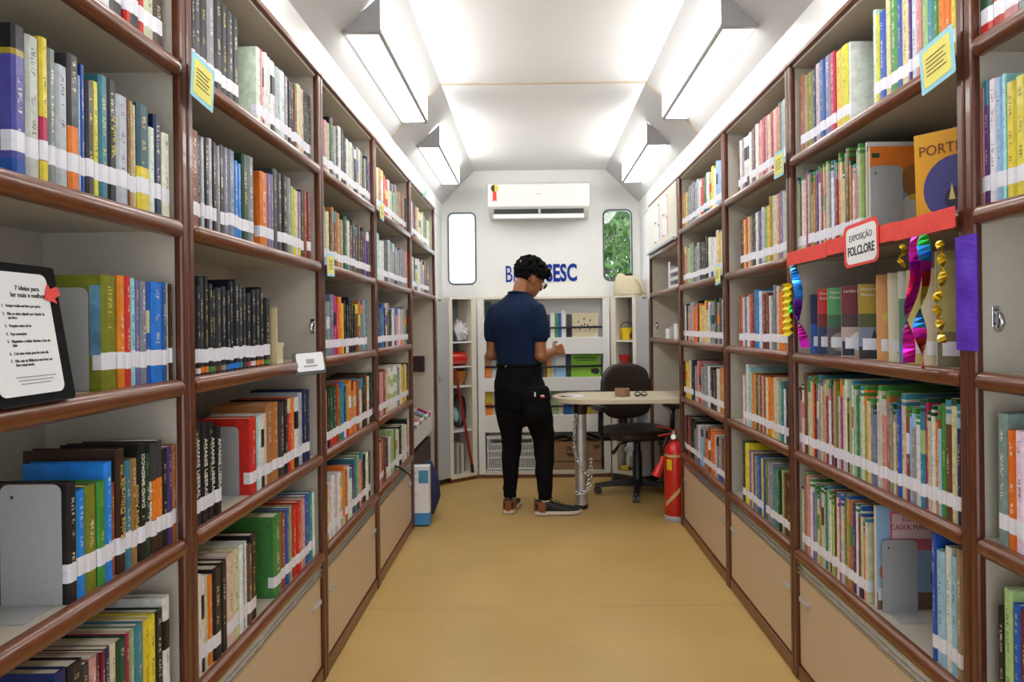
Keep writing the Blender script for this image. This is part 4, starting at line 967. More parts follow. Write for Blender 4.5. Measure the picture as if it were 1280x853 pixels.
# right locker
p = LB(MR, .10, .09, 1.116); t = thing('yellow_bucket', tuple(p), 'small yellow bucket with a black handle on the right locker shelf', 'bucket')
obj('pail', MB().lathe([(.04, 0), (.048, .07), (.052, .10), (.046, .10), (.04, .02)], 20, p), M['yellowpl'], t, smooth='auto')
obj('handle', MB().tube([p+Vector((.05*math.cos(a), 0, .10+.045*math.sin(a))) for a in [PI*k/8 for k in range(9)]], .004, 6), M['black'], t, smooth=True)
p = LB(MR, .165, .09, 1.150); t = obj('black_pouch', blob(p, (.035, .04, .035), 12), M['black'], None, p, smooth=True); tag(t, 'black pouch beside the yellow bucket', 'bag')
p = LB(MR, .09, .07, .875); t = obj('red_funnel', MB().lathe([(.012, 0), (.012, .04), (.05, .12), (.048, .12), (.008, .04)], 20, p), M['red'], None, p, smooth='auto'); tag(t, 'red funnel in the right locker above the chair', 'funnel')
p = LB(MR, .13, .10, .20); t = obj('clear_bag', blob((p.x, p.y, .19), (.06, .065, .12), 4, .6, 26, 16, 2.6), M['bag'], None, (p.x, p.y, .07), smooth=True); tag(t, 'crumpled pale plastic bag at the bottom of the right locker', 'bag')
p = LB(MR, .10, .03, .062); t = obj('yellow_box', bx(p.x-.03, p.x+.03, p.y-.015, p.y+.015, .0625, .10), M['yellowpl'], None, p, bevel=.004); tag(t, 'small yellow box at the bottom of the right locker', 'box')
# canvas bag on the right locker
p = Vector((.79, 5.40, 1.478)); t = thing('tote_bag', tuple(p), 'slumped cream canvas bag on top of the right locker', 'bag')
m = MB(); rings = []
for z, k, o_ in ((0, 1.0, 0), (.03, 1.05, .0), (.08, .98, -.004), (.13, .80, -.008), (.165, .62, -.012), (.175, .50, -.012)):
    rings.append([(p.x+o_+.115*k*math.cos(a)*(1+.05*math.sin(3*a+z*30)), p.y+.07*k*math.sin(a)*(1+.06*math.cos(4*a+z*40)), p.z+z+.012*math.sin(2*a+1)*min(1, z*20)) for a in [2*PI*q/24 for q in range(24)]])
m.loft(rings); obj('body', m, M['canvas'], t, smooth=True)
obj('lining', blob((p.x-.005, p.y-.01, p.z+.172), (.05, .03, .016), 6), M['black'], t, smooth=True)
obj('strap', MB().tube([(p.x+.06, p.y-.04, p.z+.14), (p.x+.10, p.y-.065, p.z+.10), (p.x+.115, p.y-.07, p.z+.03), (p.x+.13, p.y-.06, p.z+.008)], .008, 8), M['canvas'], t, smooth=True)
# crate and carton under the display
t = thing('plastic_crate', (-.19, 5.46, .056), 'white slatted plastic crate under the display unit', 'crate')
X0, X1, Y0, Y1, Z0, Z1 = -.385, .02, 5.372, 5.60, .056, .345
obj('floor_grid', bx(X0, X1, Y0, Y1, Z0, Z0+.008), M['crate'], t)
for z, hh in ((Z0, .022), (Z0+.10, .012), (Z0+.155, .012), (Z1-.075, .010), (Z1-.03, .030)):
    m = MB(); m.box(X0, X1, Y0, Y0+.008, z, z+hh); m.box(X0, X1, Y1-.008, Y1, z, z+hh); m.box(X0, X0+.008, Y0+.008, Y1-.008, z, z+hh); m.box(X1-.008, X1, Y0+.008, Y1-.008, z, z+hh)
    obj('rail', m, M['crate'], t, bevel=.002)
for k in range(23):
    x = X0+.012+k*(X1-X0-.024)/22; w_ = .004
    full = k % 22 == 0 or k in (1, 21)
    obj('slat', bx(x-w_, x+w_, Y0+.001, Y0+.006, Z0+.02, Z1-.02 if full or 4 < k < 18 and False else Z1-.07), M['crate'], t)
m = MB()
for k in range(12):
    y = Y0+.02+k*(Y1-Y0-.04)/11
    for xx in (X0+.001, X1-.006): m.box(xx, xx+.005, y-.003, y+.003, Z0+.02, Z1-.02)
for k in range(23): m.box(X0+.012+k*(X1-X0-.024)/22-.004, X0+.012+k*(X1-X0-.024)/22+.004, Y1-.006, Y1-.001, Z0+.02, Z1-.02)
obj('side_slats', m, M['crate'], t)['kind'] = 'stuff'
obj('panel', bx(-.255, -.12, Y0+.0005, Y0+.004, Z1-.07, Z1-.03), M['crate'], t)
t = thing('carton', (.36, 5.48, .056), 'open brown cardboard carton with black print under the display unit', 'box')
CX0, CX1, CY0, CY1 = .13, .555, 5.385, 5.60
for q in ((CX0, CX1, CY0, CY0+.005), (CX0, CX1, CY1-.005, CY1), (CX0, CX0+.005, CY0+.005, CY1-.005), (CX1-.005, CX1, CY0+.005, CY1-.005)): obj('side', bx(*q, .056, .285), M['carton'], t)
obj('base', bx(CX0, CX1, CY0, CY1, .0555, .060), M['carton'], t)
fl_ = MB(); fl_.T = Matrix.Translation((CX1-.005, CY0, .285)) @ Matrix.Rotation(.35, 4, 'Y'); fl_.box(-.17, 0, 0, .2, 0, .004); fl_.T = None; obj('flap', fl_, M['carton'], t)
fl_ = MB(); fl_.T = Matrix.Translation((CX0, CY0, .285)) @ Matrix.Rotation(-.12, 4, 'Y'); fl_.box(0, .15, 0, .2, 0, .004); fl_.T = None; obj('flap', fl_, M['carton'], t)
m = text_mb('PE', .055, frame((.268, CY0-.001, .225), (1, 0, 0), (0, 0, 1)), .001, 'LEFT', .8, .0005); n_ = MB()
for x0, x1, z in ((.265, .33, .180), (.275, .325, .165), (.49, .545, .245), (.49, .535, .228)): n_.box(x0, x1, CY0-.0012, CY0-.0004, z, z+.010)
n_.box(CX0, CX1, CY0-.0012, CY0-.0004, .118, .126)
obj('print', merge(m, n_), M['ink'], t)

# ------------------------------------------------------------------ air conditioner
t = thing('air_conditioner', (.066, 5.57, 2.14), 'white wall air conditioner with an energy ribbon sticker', 'air conditioner')
ax0, ax1 = -.360, .490
pr = [(5.68, 2.16), (5.68, 2.445), (5.50, 2.445), (5.455, 2.42), (5.448, 2.35), (5.455, 2.235), (5.50, 2.20), (5.60, 2.155)]
obj('body', MB().prism(pr, 'x', ax0, ax1), M['white'], t, bevel=.006)
obj('outlet', bx(ax0+.05, ax1-.05, 5.478, 5.60, 2.178, 2.222), M['black'], t)
fl_ = MB(); fl_.T = Matrix.Translation((0, 5.468, 2.182)) @ Matrix.Rotation(-.30, 4, 'X'); fl_.box(ax0+.045, ax1-.05, -.012, .004, -.054, -.014); fl_.T = None; obj('louver', fl_, M['white'], t, bevel=.004)
obj('louver_pivot', bx(.06, .08, 5.458, 5.475, 2.178, 2.212), M['grey'], t)
obj('brand_mark', bx(.035, .085, 5.4475, 5.449, 2.334, 2.339), M['grey'], t)
rb_ = MB(); rb_.prism([(-.318, 2.275), (-.300, 2.29), (-.285, 2.275), (-.288, 2.36), (-.315, 2.36)], 'y', 5.444, 5.4475); obj('ribbon_sticker', rb_, M['redp'], t)
rs = MB(); rs.prism([(-.301+.030*math.cos(a), 2.385+.030*math.sin(a)) for a in [2*PI*k/20 for k in range(20)]], 'y', 5.442, 5.447); rr_ = obj('rosette_sticker', rs, M['yellowpl'], t)
rs = MB(); rs.prism([(-.301+.030*math.cos(a), 2.385+.030*math.sin(a)) for a in [PI/2+PI*k/10 for k in range(11)]], 'y', 5.441, 5.4425); obj('rosette_half', rs, M['ink'], rr_)

# ------------------------------------------------------------------ table with pipe leg and chain
t = thing('table', (.60, 4.48, 0), 'pale half oval table with one grey pipe leg', 'table')
pts = [(1.20, 4.24), (1.20, 4.74)]+[(.38+.25*math.cos(a), 4.49+.25*math.sin(a)) for a in [PI/2+PI*k/16 for k in range(17)]]
tp = obj('tabletop', MB().prism(pts, 'z', .728, .760), M['tabletop'], t, bevel=.004)
LX, LY = .318, 4.46
lg = obj('leg', MB().lathe([(.041, 0.012), (.041, .645)], 24, (LX, LY, 0)), M['steel'], t, smooth='auto')
obj('collar', MB().lathe([(.044, .64), (.048, .65), (.048, .705), (.075, .715), (.075, .7275)], 24, (LX, LY, 0)), M['leather'], lg, smooth='auto')
obj('foot_cap', MB().lathe([(.045, 0), (.045, .022), (.041, .026)], 24, (LX, LY, 0)), M['black'], lg, smooth='auto')
def chain(path, label):
    P_ = [Vector(p) for p in path]; seg = []; 
    for a, b in zip(P_, P_[1:]):
        n = max(1, int((b-a).length/.004))
        for k in range(n): seg.append(a.lerp(b, k/n))
    m = MB(); acc = 0; k = 0; prev = seg[0]; dist = 0
    for q in range(1, len(seg)):
        dist += (seg[q]-seg[q-1]).length
        if dist >= .021:
            dist = 0; d_ = (seg[q]-prev).normalized(); c_ = (seg[q]+prev)/2; up = Vector((0, -1, 0)) if k % 2 else d_.cross(Vector((0, -1, 0))).normalized()
            up = (up-d_*up.dot(d_)).normalized()
            m.tube([c_+d_*(.0155*math.cos(a))+up*(.009*math.sin(a)) for a in [2*PI*i/12 for i in range(12)]], .0032, 6, closed=True); prev = seg[q]; k += 1
    o = obj('chain', m, M['chrome'], None, path[0], smooth=True); tag(o, label, 'chain'); return o
chain([(.285, 4.405, .645), (.272, 4.405, .55), (.268, 4.405, .43), (.285, 4.402, .34), (.325, 4.400, .27), (.372, 4.410, .215), (.384, 4.42, .16), (.345, 4.402, .125), (.29, 4.402, .108), (.262, 4.41, .13)], 'steel chain hanging round the table leg, from collar to floor end')
chain([(.382, 4.425, .34), (.384, 4.42, .28), (.378, 4.412, .22), (.365, 4.405, .185), (.33, 4.40, .15)], 'short steel chain strand wrapped low on the table leg')
p = Vector((.60, 4.42, .7605)); t = thing('packing_tape_roll', tuple(p), 'brown roll of packing tape lying on the table', 'tape')
obj('tape', MB().lathe([(.038, 0), (.050, 0), (.050, .052), (.038, .052), (.038, 0)], 28, p), M['tape'], t, smooth='auto'); obj('core', MB().lathe([(.035, 0), (.038, 0), (.038, .052), (.035, .052), (.035, 0)], 28, p), M['carton'], t, smooth='auto')
t = thing('spectacles', (.72, 4.40, .7605), 'black folded spectacles beside the tape roll', 'spectacles')
for dx in (-.022, .022): obj('rim', MB().tube([(.72+dx+.019*math.cos(a), 4.39, .777+.014*math.sin(a)) for a in [2*PI*k/16 for k in range(16)]], .0032, 6, closed=True), M['black'], t, smooth=True)
obj('temple', MB().tube([(.76, 4.39, .777), (.765, 4.40, .772), (.69, 4.425, .766)], .0032, 6), M['black'], t, smooth=True)
t = thing('key_ring', (.19, 4.42, .7605), 'small wire keys at the rounded end of the table', 'keys')
obj('ring', MB().tube([(.20+.016*math.cos(a), 4.42+.016*math.sin(a), .7635) for a in [2*PI*k/16 for k in range(16)]], .0022, 6, closed=True), M['black'], t, smooth=True)
obj('key', bx(.215, .265, 4.415, 4.425, .7608, .764), M['dark'], t); obj('key', MB().tube([(.184, 4.42, .764), (.172, 4.42, .772), (.165, 4.42, .765)], .0025, 6), M['yellowpl'], t)
obj('paper_sheet', bx(.24, .34, 4.40, 4.54, .7602, .7612), M['paper'], None, (.29, 4.47, .7605)); tag(bpy.data.objects['paper_sheet'], 'white paper sheet lying on the table end', 'paper')

# ------------------------------------------------------------------ office chair
cx, cy = .765, 4.86
t = thing('office_chair', (cx, cy, 0), 'dark brown swivel chair with a rounded back behind the table', 'chair')
ya_ = math.radians(14)      # turned a little towards the bookcases
Rz = Matrix.Translation((cx, cy, 0)) @ Matrix.Rotation(ya_, 4, 'Z')   # local -y is the sitter's front
def sq(w_, d_, z, n=28, e=.55, ox=0, oy=0):
    out = []
    for k in range(n):
        a = 2*PI*k/n; c_, s_ = math.cos(a), math.sin(a)
        out.append(Rz @ Vector((ox+w_*math.copysign(abs(c_)**e, c_), oy+d_*math.copysign(abs(s_)**e, s_), z)))
    return out
m = MB(); m.loft([sq(.18, .17, .405), sq(.225, .215, .412), sq(.245, .235, .43), sq(.245, .235, .455), sq(.225, .21, .478), sq(.17, .16, .488), sq(.08, .08, .490)]); obj('seat', m, M['leather'], t, smooth=True)
def backring(w_, h_, y, n=32):
    out = []
    for k in range(n):
        a = 2*PI*k/n; c_, s_ = math.cos(a), math.sin(a); x = w_*math.copysign(abs(c_)**.7, c_); z = h_*math.copysign(abs(s_)**.62, s_)
        x *= 1-.10*(z/h_ > 0)*(z/h_)**2
        yy = y-.05*(x/.21)**2+.10*(z+.2)*.35
        out.append(Rz @ Vector((x, yy, .728+z)))
    return out
m = MB(); m.loft([backring(.17, .165, .200), backring(.200, .195, .206), backring(.215, .212, .222), backring(.215, .212, .238), backring(.195, .19, .256), backring(.12, .12, .262)]); obj('backrest', m, M['leather'], t, smooth=True)
obj('back_support', MB().tube([Rz @ Vector(q) for q in ((0, .05, .395), (0, .20, .385), (0, .265, .43), (0, .285, .60), (0, .29, .70))], [.02, .032, .036, .036, .026], 10), M['black'], t, smooth=True)
for sx in (-1, 1):
    ar_ = obj('armrest', MB().tube([Rz @ Vector(q) for q in ((sx*.18, .02, .402), (sx*.262, .02, .405), (sx*.285, .0, .46), (sx*.285, -.01, .62))], [.016, .018, .020, .020], 8), M['black'], t, smooth=True)
    m = MB(); m.loft([[Rz @ Vector((sx*.285+.030*math.cos(a), .02+.13*math.copysign(abs(math.sin(a))**.7, math.sin(a)), z)) for a in [2*PI*k/20 for k in range(20)]] for z in (.615, .622, .640, .648)]); obj('arm_pad', m, M['black'], ar_, smooth='auto')
obj('column', MB().lathe([(.045, .06), (.045, .10), (.036, .12), (.034, .30), (.026, .31), (.026, .37), (.07, .385), (.07, .404)], 20, (cx, cy, 0)), M['black'], t, smooth='auto')
obj('lever', MB().tube([Rz @ Vector(q) for q in ((-.05, -.02, .385), (-.16, -.06, .375), (-.20, -.075, .335), (-.225, -.085, .318))], [.006, .006, .012, .016], 8), M['black'], t, smooth=True)
m = MB().lathe([(.05, .055), (.058, .065), (.058, .095), (.046, .105)], 20, (cx, cy, 0)); hub = obj('hub', m, M['black'], t, smooth='auto')
for k in range(5):
    a = math.radians(183+14+72*k-10); dx, dy = math.cos(a), math.sin(a); px, py = -dy, dx
    rg = []
    for r_, w_, z0, z1 in ((.03, .030, .055, .105), (.18, .026, .055, .092), (.30, .022, .052, .078), (.325, .018, .054, .074)):
        rg.append([(cx+dx*r_+px*w_*u, cy+dy*r_+py*w_*u, z) for u, z in ((-1, z0), (1, z0), (.7, z1), (-.7, z1))])
    lg_ = obj('base_leg', MB().loft(rg), M['black'], t, bevel=.004)
    cc = Vector((cx+dx*.30, cy+dy*.30, .026)); ax = Vector((px, py, 0))
    m = MB()
    for sg in (-1, 1): m.tube([cc+ax*(.006*sg), cc+ax*(.022*sg)], .0255, 16)
    m.tube([cc+Vector((0, 0, .0)), cc+Vector((0, 0, .03))], .007, 8); obj('caster', m, M['dark'], lg_, smooth='auto')

# ------------------------------------------------------------------ fire extinguisher
ex, ey = .893, 4.175
t = thing('fire_extinguisher', (ex, ey, 0), 'red fire extinguisher standing on the floor against the right bookcases', 'fire extinguisher')
obj('cylinder', MB().lathe([(.062, .02), (.066, .03), (.066, .42), (.060, .455), (.040, .485), (.022, .50), (.022, .515)], 28, (ex, ey, 0)), M['red'], t, smooth='auto')
obj('foot_ring', MB().lathe([(.067, 0), (.069, .004), (.069, .030), (.066, .034)], 28, (ex, ey, 0)), M['grey'], t, smooth='auto')
v_ = obj('valve', MB().lathe([(.020, .51), (.024, .515), (.024, .545), (.014, .55), (.014, .565)], 16, (ex, ey, 0)), M['chrome'], t, smooth='auto')
m = MB(); m.T = Matrix.Translation((ex, ey, .565)) @ Matrix.Rotation(math.radians(195), 4, 'Z') @ Matrix.Rotation(-.28, 4, 'Y'); m.box(-.02, .12, -.011, .011, 0, .006); m.T = None; obj('lever', m, M['red'], v_, bevel=.002)
m = MB(); m.T = Matrix.Translation((ex, ey, .548)) @ Matrix.Rotation(math.radians(195), 4, 'Z') @ Matrix.Rotation(.10, 4, 'Y'); m.box(.0, .11, -.010, .010, -.004, .003); m.T = None; obj('grip', m, M['red'], v_, bevel=.002)
obj('gauge', MB().tube([(ex-.01, ey-.022, .53), (ex-.012, ey-.034, .53)], .016, 14), M['chrome'], v_, smooth='auto')
hs = [(ex-.02, ey, .53), (ex-.055, ey-.03, .52), (ex-.078, ey-.035, .46), (ex-.080, ey-.03, .40)]
obj('hose', MB().tube(hs, .009, 10), M['black'], t, smooth=True)
obj('horn', MB().tube([(ex-.078, ey-.03, .41), (ex-.085, ey-.035, .38), (ex-.112, ey-.045, .32), (ex-.128, ey-.05, .285)], [.012, .016, .026, .030], 14), M['red'], t, smooth='auto')
for z in (.405,): obj('holder_band', MB().lathe([(.0672, z), (.0672, z+.016)], 28, (ex, ey, 0)), M['gold'], t, smooth='auto')
m = MB(); rg = []
for k in range(9):
    a = math.radians(205+k*14); rg.append([(ex+.0672*math.cos(a), ey+.0672*math.sin(a), .09+.017*k+dz) for dz in (0, .028)]+[(ex+.064*math.cos(a), ey+.064*math.sin(a), .09+.017*k+dz) for dz in (.028, 0)])
m.loft(rg); obj('stripe', m, M['gold'], t)
m = MB(); rg = []
for k in range(4):
    a = math.radians(214+k*10); rg.append([(ex+.0676*math.cos(a), ey+.0676*math.sin(a), z) for z in (.325, .392)]+[(ex+.064*math.cos(a), ey+.064*math.sin(a), z) for z in (.392, .325)])
m.loft(rg); obj('label', m, M['yellowpl'], t)

# ------------------------------------------------------------------ fifth bays: notice board, trays, boxes, magazines
t = thing('notice_board', (.905, 4.56, 1.775), 'white notice board with four small clip frames, top of the fifth right bookcase', 'notice board')
obj('board', bx(.902, .908, 4.08, 5.04, 1.785, 2.135), M['cream'], t)
obj('ledge', bx(.880, .902, 4.08, 5.04, 1.772, 1.790), M['alu'], t)
for k, (yy, zz, c) in enumerate(((4.70, 2.03, 'ink'), (4.42, 2.045, 'red'), (4.70, 1.89, 'ink'), (4.42, 1.90, 'redp'))):
    fr = obj('clip_frame', bx(.900, .9019, yy-.09, yy+.09, zz-.062, zz+.062), M['paper'], t)
    m = MB(); m.box(.8992, .8999, yy-.085, yy-.035, zz+.05, zz+.058); m.box(.8992, .8999, yy-.09, yy-.083, zz-.03, zz+.058)
    m.box(.8992, .8999, yy+.035, yy+.085, zz-.058, zz-.05); m.box(.8992, .8999, yy-.09, yy-.083, zz-.058, zz-.03) if k != 1 else None
    obj('corner', m, M[c], fr)
t = thing('document_tray', (1.03, 4.35, zt(1)), 'stack of pale grey document trays in the fifth right bookcase', 'tray')
for k in range(3):
    z = zt(1)+.001+k*.052; tr = obj('tray', bx(.935, 1.18, 4.10+.02*k, 4.46, z, z+.004), M['crate'], t)
    m = MB(); m.box(.935, .940, 4.10+.02*k, 4.46, z+.004, z+.022); m.box(1.175, 1.18, 4.10+.02*k, 4.46, z+.004, z+.045); m.box(.94, 1.175, 4.455, 4.46, z+.004, z+.05); m.box(.94, 1.175, 4.10+.02*k, 4.105+.02*k, z+.004, z+.05); obj('rim', m, M['crate'], tr)
    obj('paper_sheets', bx(.945, 1.17, 4.13, 4.44, z+.0045, z+.016), M['paper'], tr)['kind'] = 'stuff'
t = obj('upright_card', bx(.945, .950, 4.49, 4.54, zt(1)+.001, zt(1)+.19), M['paper'], None, (.95, 4.515, zt(1))); tag(t, 'white upright card beside the document trays', 'card')
t = obj('dark_box', bx(.955, 1.15, 4.12, 4.30, zt(2)+.001, zt(2)+.225), mat('plum_box', (.03, .018, .032), .4), None, (1.05, 4.2, zt(2)), bevel=.003); tag(t, 'dark plum upright box below the document trays', 'box')
for k, (y0, y1, h_) in enumerate(((4.20, 4.30, .105), (4.33, 4.42, .085), (4.45, 4.56, .07))):
    t = obj('small_box', bx(.925, .95, y0, y1, zt(2)+.001, zt(2)+h_), [M['paper'], M['plate'], M['paper']][k], None, (.94, y0, zt(2)), bevel=.002); tag(t, ['small white box before the dark plum box', 'small grey box between two white ones, third shelf of the fifth right bookcase', 'low white box at the far end of the small boxes, fifth right bookcase'][k], 'box', 'small boxes below the document trays')
t = thing('side_stool', (1.08, 4.97, 0), 'low brown wooden stool behind the fire extinguisher', 'stool')
obj('seat', bx(.955, 1.21, 4.90, 5.04, .315, .34), M['stool'], t, bevel=.003)
for x in (.965, 1.175):
    for y in (4.91, 5.005): obj('leg', bx(x, x+.025, y, y+.025, 0, .315), M['stool'], t)
obj('panel', bx(.99, 1.175, 5.01, 5.02, .05, .315), M['stool'], t)
t = thing('wall_bracket', (1.0, 4.15, .86), 'black bracket and wires on the panel above the table', 'bracket')
obj('plate', bx(1.02, 1.10, 4.0695, 4.085, .60, .98), M['black'], t, bevel=.004); obj('arm', MB().tube([(1.05, 4.085, .97), (.98, 4.14, .95), (.95, 4.16, .90)], .012, 8), M['black'], t, smooth=True)
obj('panel', bx(1.19, 1.2145, 4.07, 5.05, .03, 1.08), M['beige'], None, (1.2, 4.5, 0)) if False else None
# left open bay: magazine trough, dark box, carton and bag, wall phone
t = thing('magazine_trough', (-.86, 4.55, .50), 'white tilted trough of leaflets in the open bay at the end of the left bookcases', 'rack')
m = MB(); m.prism([(-1.03, .50), (-1.025, .50), (-.90, .435), (-.78, .60), (-.785, .605), (-.90, .443), (-1.025, .508), (-1.03, .508)], 'y', 4.085, 5.03); obj('tray', m, M['white'], t)
for y in (4.085, 5.022): obj('end_panel', MB().prism([(-1.03, .50), (-.90, .435), (-.78, .60), (-.95, .62), (-1.03, .60)], 'y', y, y+.008), M['white'], t)
obj('front_panel', bx(-.786, -.778, 4.085, 5.03, .45, .60), M['white'], t)
lc = ['rb', 'lg', 'lv', 'te', 'wh', 'pk', 'bl', 'cr', 'gy', 'dr', 'lb', 'cm']
for k in range(12):
    y = 4.16+k*.068; m = MB(); m.T = Matrix.Translation((-.885, y, .475)) @ Matrix.Rotation(.32, 4, 'X') @ Matrix.Rotation(.45, 4, 'Y'); m.box(-.05, .055, 0, .010, 0, .15+.01*(k % 3)); m.T = None
    mm_ = mat('leaflet_'+NAME[lc[k]].replace(' ', '_'), PAL[lc[k]], .5)
    o = obj('leaflet', m, mm_, None, (-.885, y, .475)); tag(o, f"{NAME[lc[k]]} leaflet, {nth(k)} from the near end of the white trough", 'leaflet', 'leaflets in the white trough')
t = obj('dark_chest', bx(-1.04, -.79, 4.22, 5.03, .0, .405), M['brownbox'], None, (-.9, 4.6, 0), bevel=.006); tag(t, 'dark brown chest under the leaflet trough', 'box')
t = thing('blue_carton', (-.735, 4.12, 0), 'white and blue carton on the floor at the end of the left bookcases', 'box')
obj('carton', bx(-.785, -.655, 4.083, 4.15, .075, .375), M['paper'], t, bevel=.003); obj('blue_band', bx(-.786, -.654, 4.082, 4.151, .010, .085), M['bluebox'], t, bevel=.002)
obj('print_panel', bx(-.72, -.66, 4.0815, 4.0828, .27, .35), mat('teal_print', (.06, .28, .45), .5), t)
m = MB(); m.box(-.775, -.73, 4.0815, 4.0828, .20, .205); m.box(-.775, -.70, 4.0815, 4.0828, .29, .294); m.box(-.775, -.735, 4.0815, 4.0828, .33, .335); obj('print_lines', m, M['inkg'], t)
p = Vector((-.70, 4.27, .19)); t = obj('navy_backpack', blob((p.x, p.y, .185), (.085, .115, .185), 8, .15, 18, 12), M['navy'], None, (p.x, p.y, 0), smooth=True); tag(t, 'navy cloth bag standing behind the blue and white carton', 'bag')
t = thing('wall_holder', (-.80, 5.02, .9), 'dark holder on the far side panel of the open left bay', 'holder')
obj('body', bx(-.93, -.83, 5.0, 5.042, .90, 1.02), M['leather'], t, bevel=.004)
t = obj('hanging_strap', MB().tube([(-.79, 3.62, .475), (-.742, 3.60, .478), (-.722, 3.66, .44), (-.718, 3.80, .385), (-.722, 3.92, .30)], .006, 8), M['black'], None, (-.75, 3.7, .46), smooth=True); tag(t, 'black cord hanging over the bottom shelf edge, fourth left bookcase', 'cord')

# ------------------------------------------------------------------ the person
PX, PY = -.03, 4.36
person = thing('person', (PX, PY, 0), 'person in navy t-shirt and black trousers seen from behind, looking down at their hands', 'person')
fa = math.radians(34); fw = Vector((math.sin(fa), math.cos(fa), 0)); rt = Vector((math.cos(fa), -math.sin(fa), 0)); UP = Vector((0, 0, 1))
def ell(c, hw, hd, n=24, e=.85, tilt=0):
    out = []
    for k in range(n):
        a = 2*PI*k/n; c_, s_ = math.cos(a), math.sin(a)
        out.append(Vector(c)+rt*(hw*math.copysign(abs(c_)**e, c_))+fw*(hd*math.copysign(abs(s_)**e, s_))+UP*(tilt*s_))
    return out
ch = Vector((-.108, 4.37, 0))
def limb(mb, pts, rs, n=14, sub=3):
    """tapered limb with rounded ends"""
    P_ = [Vector(p) for p in pts]; q = []; r_ = []
    for i in range(len(P_)-1):
        for k in range(sub): f = k/sub; q.append(P_[i].lerp(P_[i+1], f)); r_.append(rs[i]*(1-f)+rs[i+1]*f)
    q.append(P_[-1]); r_.append(rs[-1])
    mb.tube(q, r_, n); mb.ball(q[0], r_[0]*.98, 14, 9); mb.ball(q[-1], r_[-1]*.98, 14, 9)
shR = ch+rt*.178+Vector((0, 0, 1.345)); shL = ch-rt*.182+Vector((0, 0, 1.345))
elR = Vector((.052, 4.250, 1.045)); wrR = Vector((.138, 4.435, 1.068))
elL = Vector((-.285, 4.455, 1.045)); wrL = Vector((-.045, 4.590, 1.075))
hdc = Vector((-.012, 4.425, 1.552)); hy = math.radians(62); hp = math.radians(-26)
hf = Vector((math.sin(hy)*math.cos(hp), math.cos(hy)*math.cos(hp), math.sin(hp))); hr = Vector((math.cos(hy), -math.sin(hy), 0)); hu = hr.cross(hf)
def H(a, b, c): return hdc+hr*a+hf*b+hu*c
body = MB()
# head: skull, face, jaw, nose, ears, neck
def hball(a, b, c, ra, rb, rc):
    m = MB(); m.ball((0, 0, 0), (ra, rb, rc), 18, 12); body.add([H(a+v[0], b+v[1], c+v[2]) for v in m.v], m.f)
hball(0, -.012, .030, .074, .094, .088); hball(0, .026, -.018, .062, .066, .082); hball(0, .046, -.072, .040, .040, .032); hball(0, .020, -.055, .052, .052, .045)
hball(0, .094, -.018, .013, .018, .020); hball(0, .088, .002, .009, .012, .028); hball(0, .081, -.054, .022, .012, .010); hball(.031, .072, .022, .024, .014, .010); hball(-.031, .072, .022, .024, .014, .010)
for sx in (-1, 1):
    hball(sx*.074, -.004, -.010, .008, .020, .032); hball(sx*.081, -.014, -.002, .006, .014, .024)
neck0 = ch+Vector((.018, .0, 1.40)); limb(body, [neck0, H(0, -.040, -.055)], [.060, .054])
limb(body, [neck0-UP*.045-rt*.09, neck0+UP*.01, neck0-UP*.045+rt*.09], [.036, .050, .036])
# trunk inside the shirt
body.loft([ell(ch+Vector((.012, 0, .88)), .135, .09), ell(ch+Vector((.006, 0, 1.05)), .125, .085), ell(ch+Vector((0, 0, 1.22)), .150, .095), ell(ch+Vector((0, 0, 1.34)), .155, .085), ell(ch+Vector((0, 0, 1.40)), .09, .06)])
limb(body, [shR, elR, wrR], [.042, .038, .025]); limb(body, [shL, elL, wrL], [.042, .038, .025])
body.ball(tuple(elR), .040); body.ball(tuple(elL), .040)
limb(body, [elR.lerp(wrR, .12), elR.lerp(wrR, .38)], [.040, .040]); limb(body, [elL.lerp(wrL, .12), elL.lerp(wrL, .38)], [.040, .040])
limb(body, [ch+rt*.178+Vector((0, 0, 1.335)), ch+rt*.178*.4+Vector((0, 0, 1.345))], [.040, .042]); limb(body, [shL, ch-rt*.07+Vector((0, 0, 1.345))], [.040, .042])
# hands with five fingers, holding a small card
def hand(wr, d, nrm, side, curl):
    """d: direction of the palm, nrm: back of hand normal, side: thumb direction"""
    d = d.normalized(); sd = side-d*side.dot(d); sd.normalize(); nn = (nrm-d*nrm.dot(d)-sd*nrm.dot(sd)).normalized()
    for u in (-.026, -.009, .009, .026): limb(body, [wr+d*.006+sd*u*.55, wr+d*.082+sd*u], [.0145, .0125], 10, 2)
    for u, L_, r_ in ((.030, .066, .0086), (.010, .076, .0090), (-.010, .070, .0086), (-.029, .054, .0076)):
        p0 = wr+d*.085+sd*u; a = curl; p1 = p0+(d*math.cos(a*.5)-nn*math.sin(a*.5))*L_*.45
        p2 = p1+(d*math.cos(a*1.25)-nn*math.sin(a*1.25))*L_*.32; p3 = p2+(d*math.cos(a*1.9)-nn*math.sin(a*1.9))*L_*.25
        limb(body, [p0, p1, p2, p3], [r_*1.08, r_, r_*.92, r_*.8], 10, 2)
    q0 = wr+d*.022+sd*.024; q1 = q0+(d*.55+sd*.75-nn*.25).normalized()*.040; q2 = q1+(d*.85+sd*.15-nn*.45).normalized()*.032; q3 = q2+(d*.9-sd*.1-nn*.4).normalized()*.022
    limb(body, [q0, q1, q2, q3], [.0140, .0118, .0100, .0085], 10, 2)
hand(wrR, Vector((.55, .50, .12)), Vector((.75, -.40, .50)), Vector((-.35, .1, .95)), .95)
hand(wrL, Vector((.75, .25, .10)), Vector((-.3, .5, .6)), Vector((.15, -.35, .95)), .95)
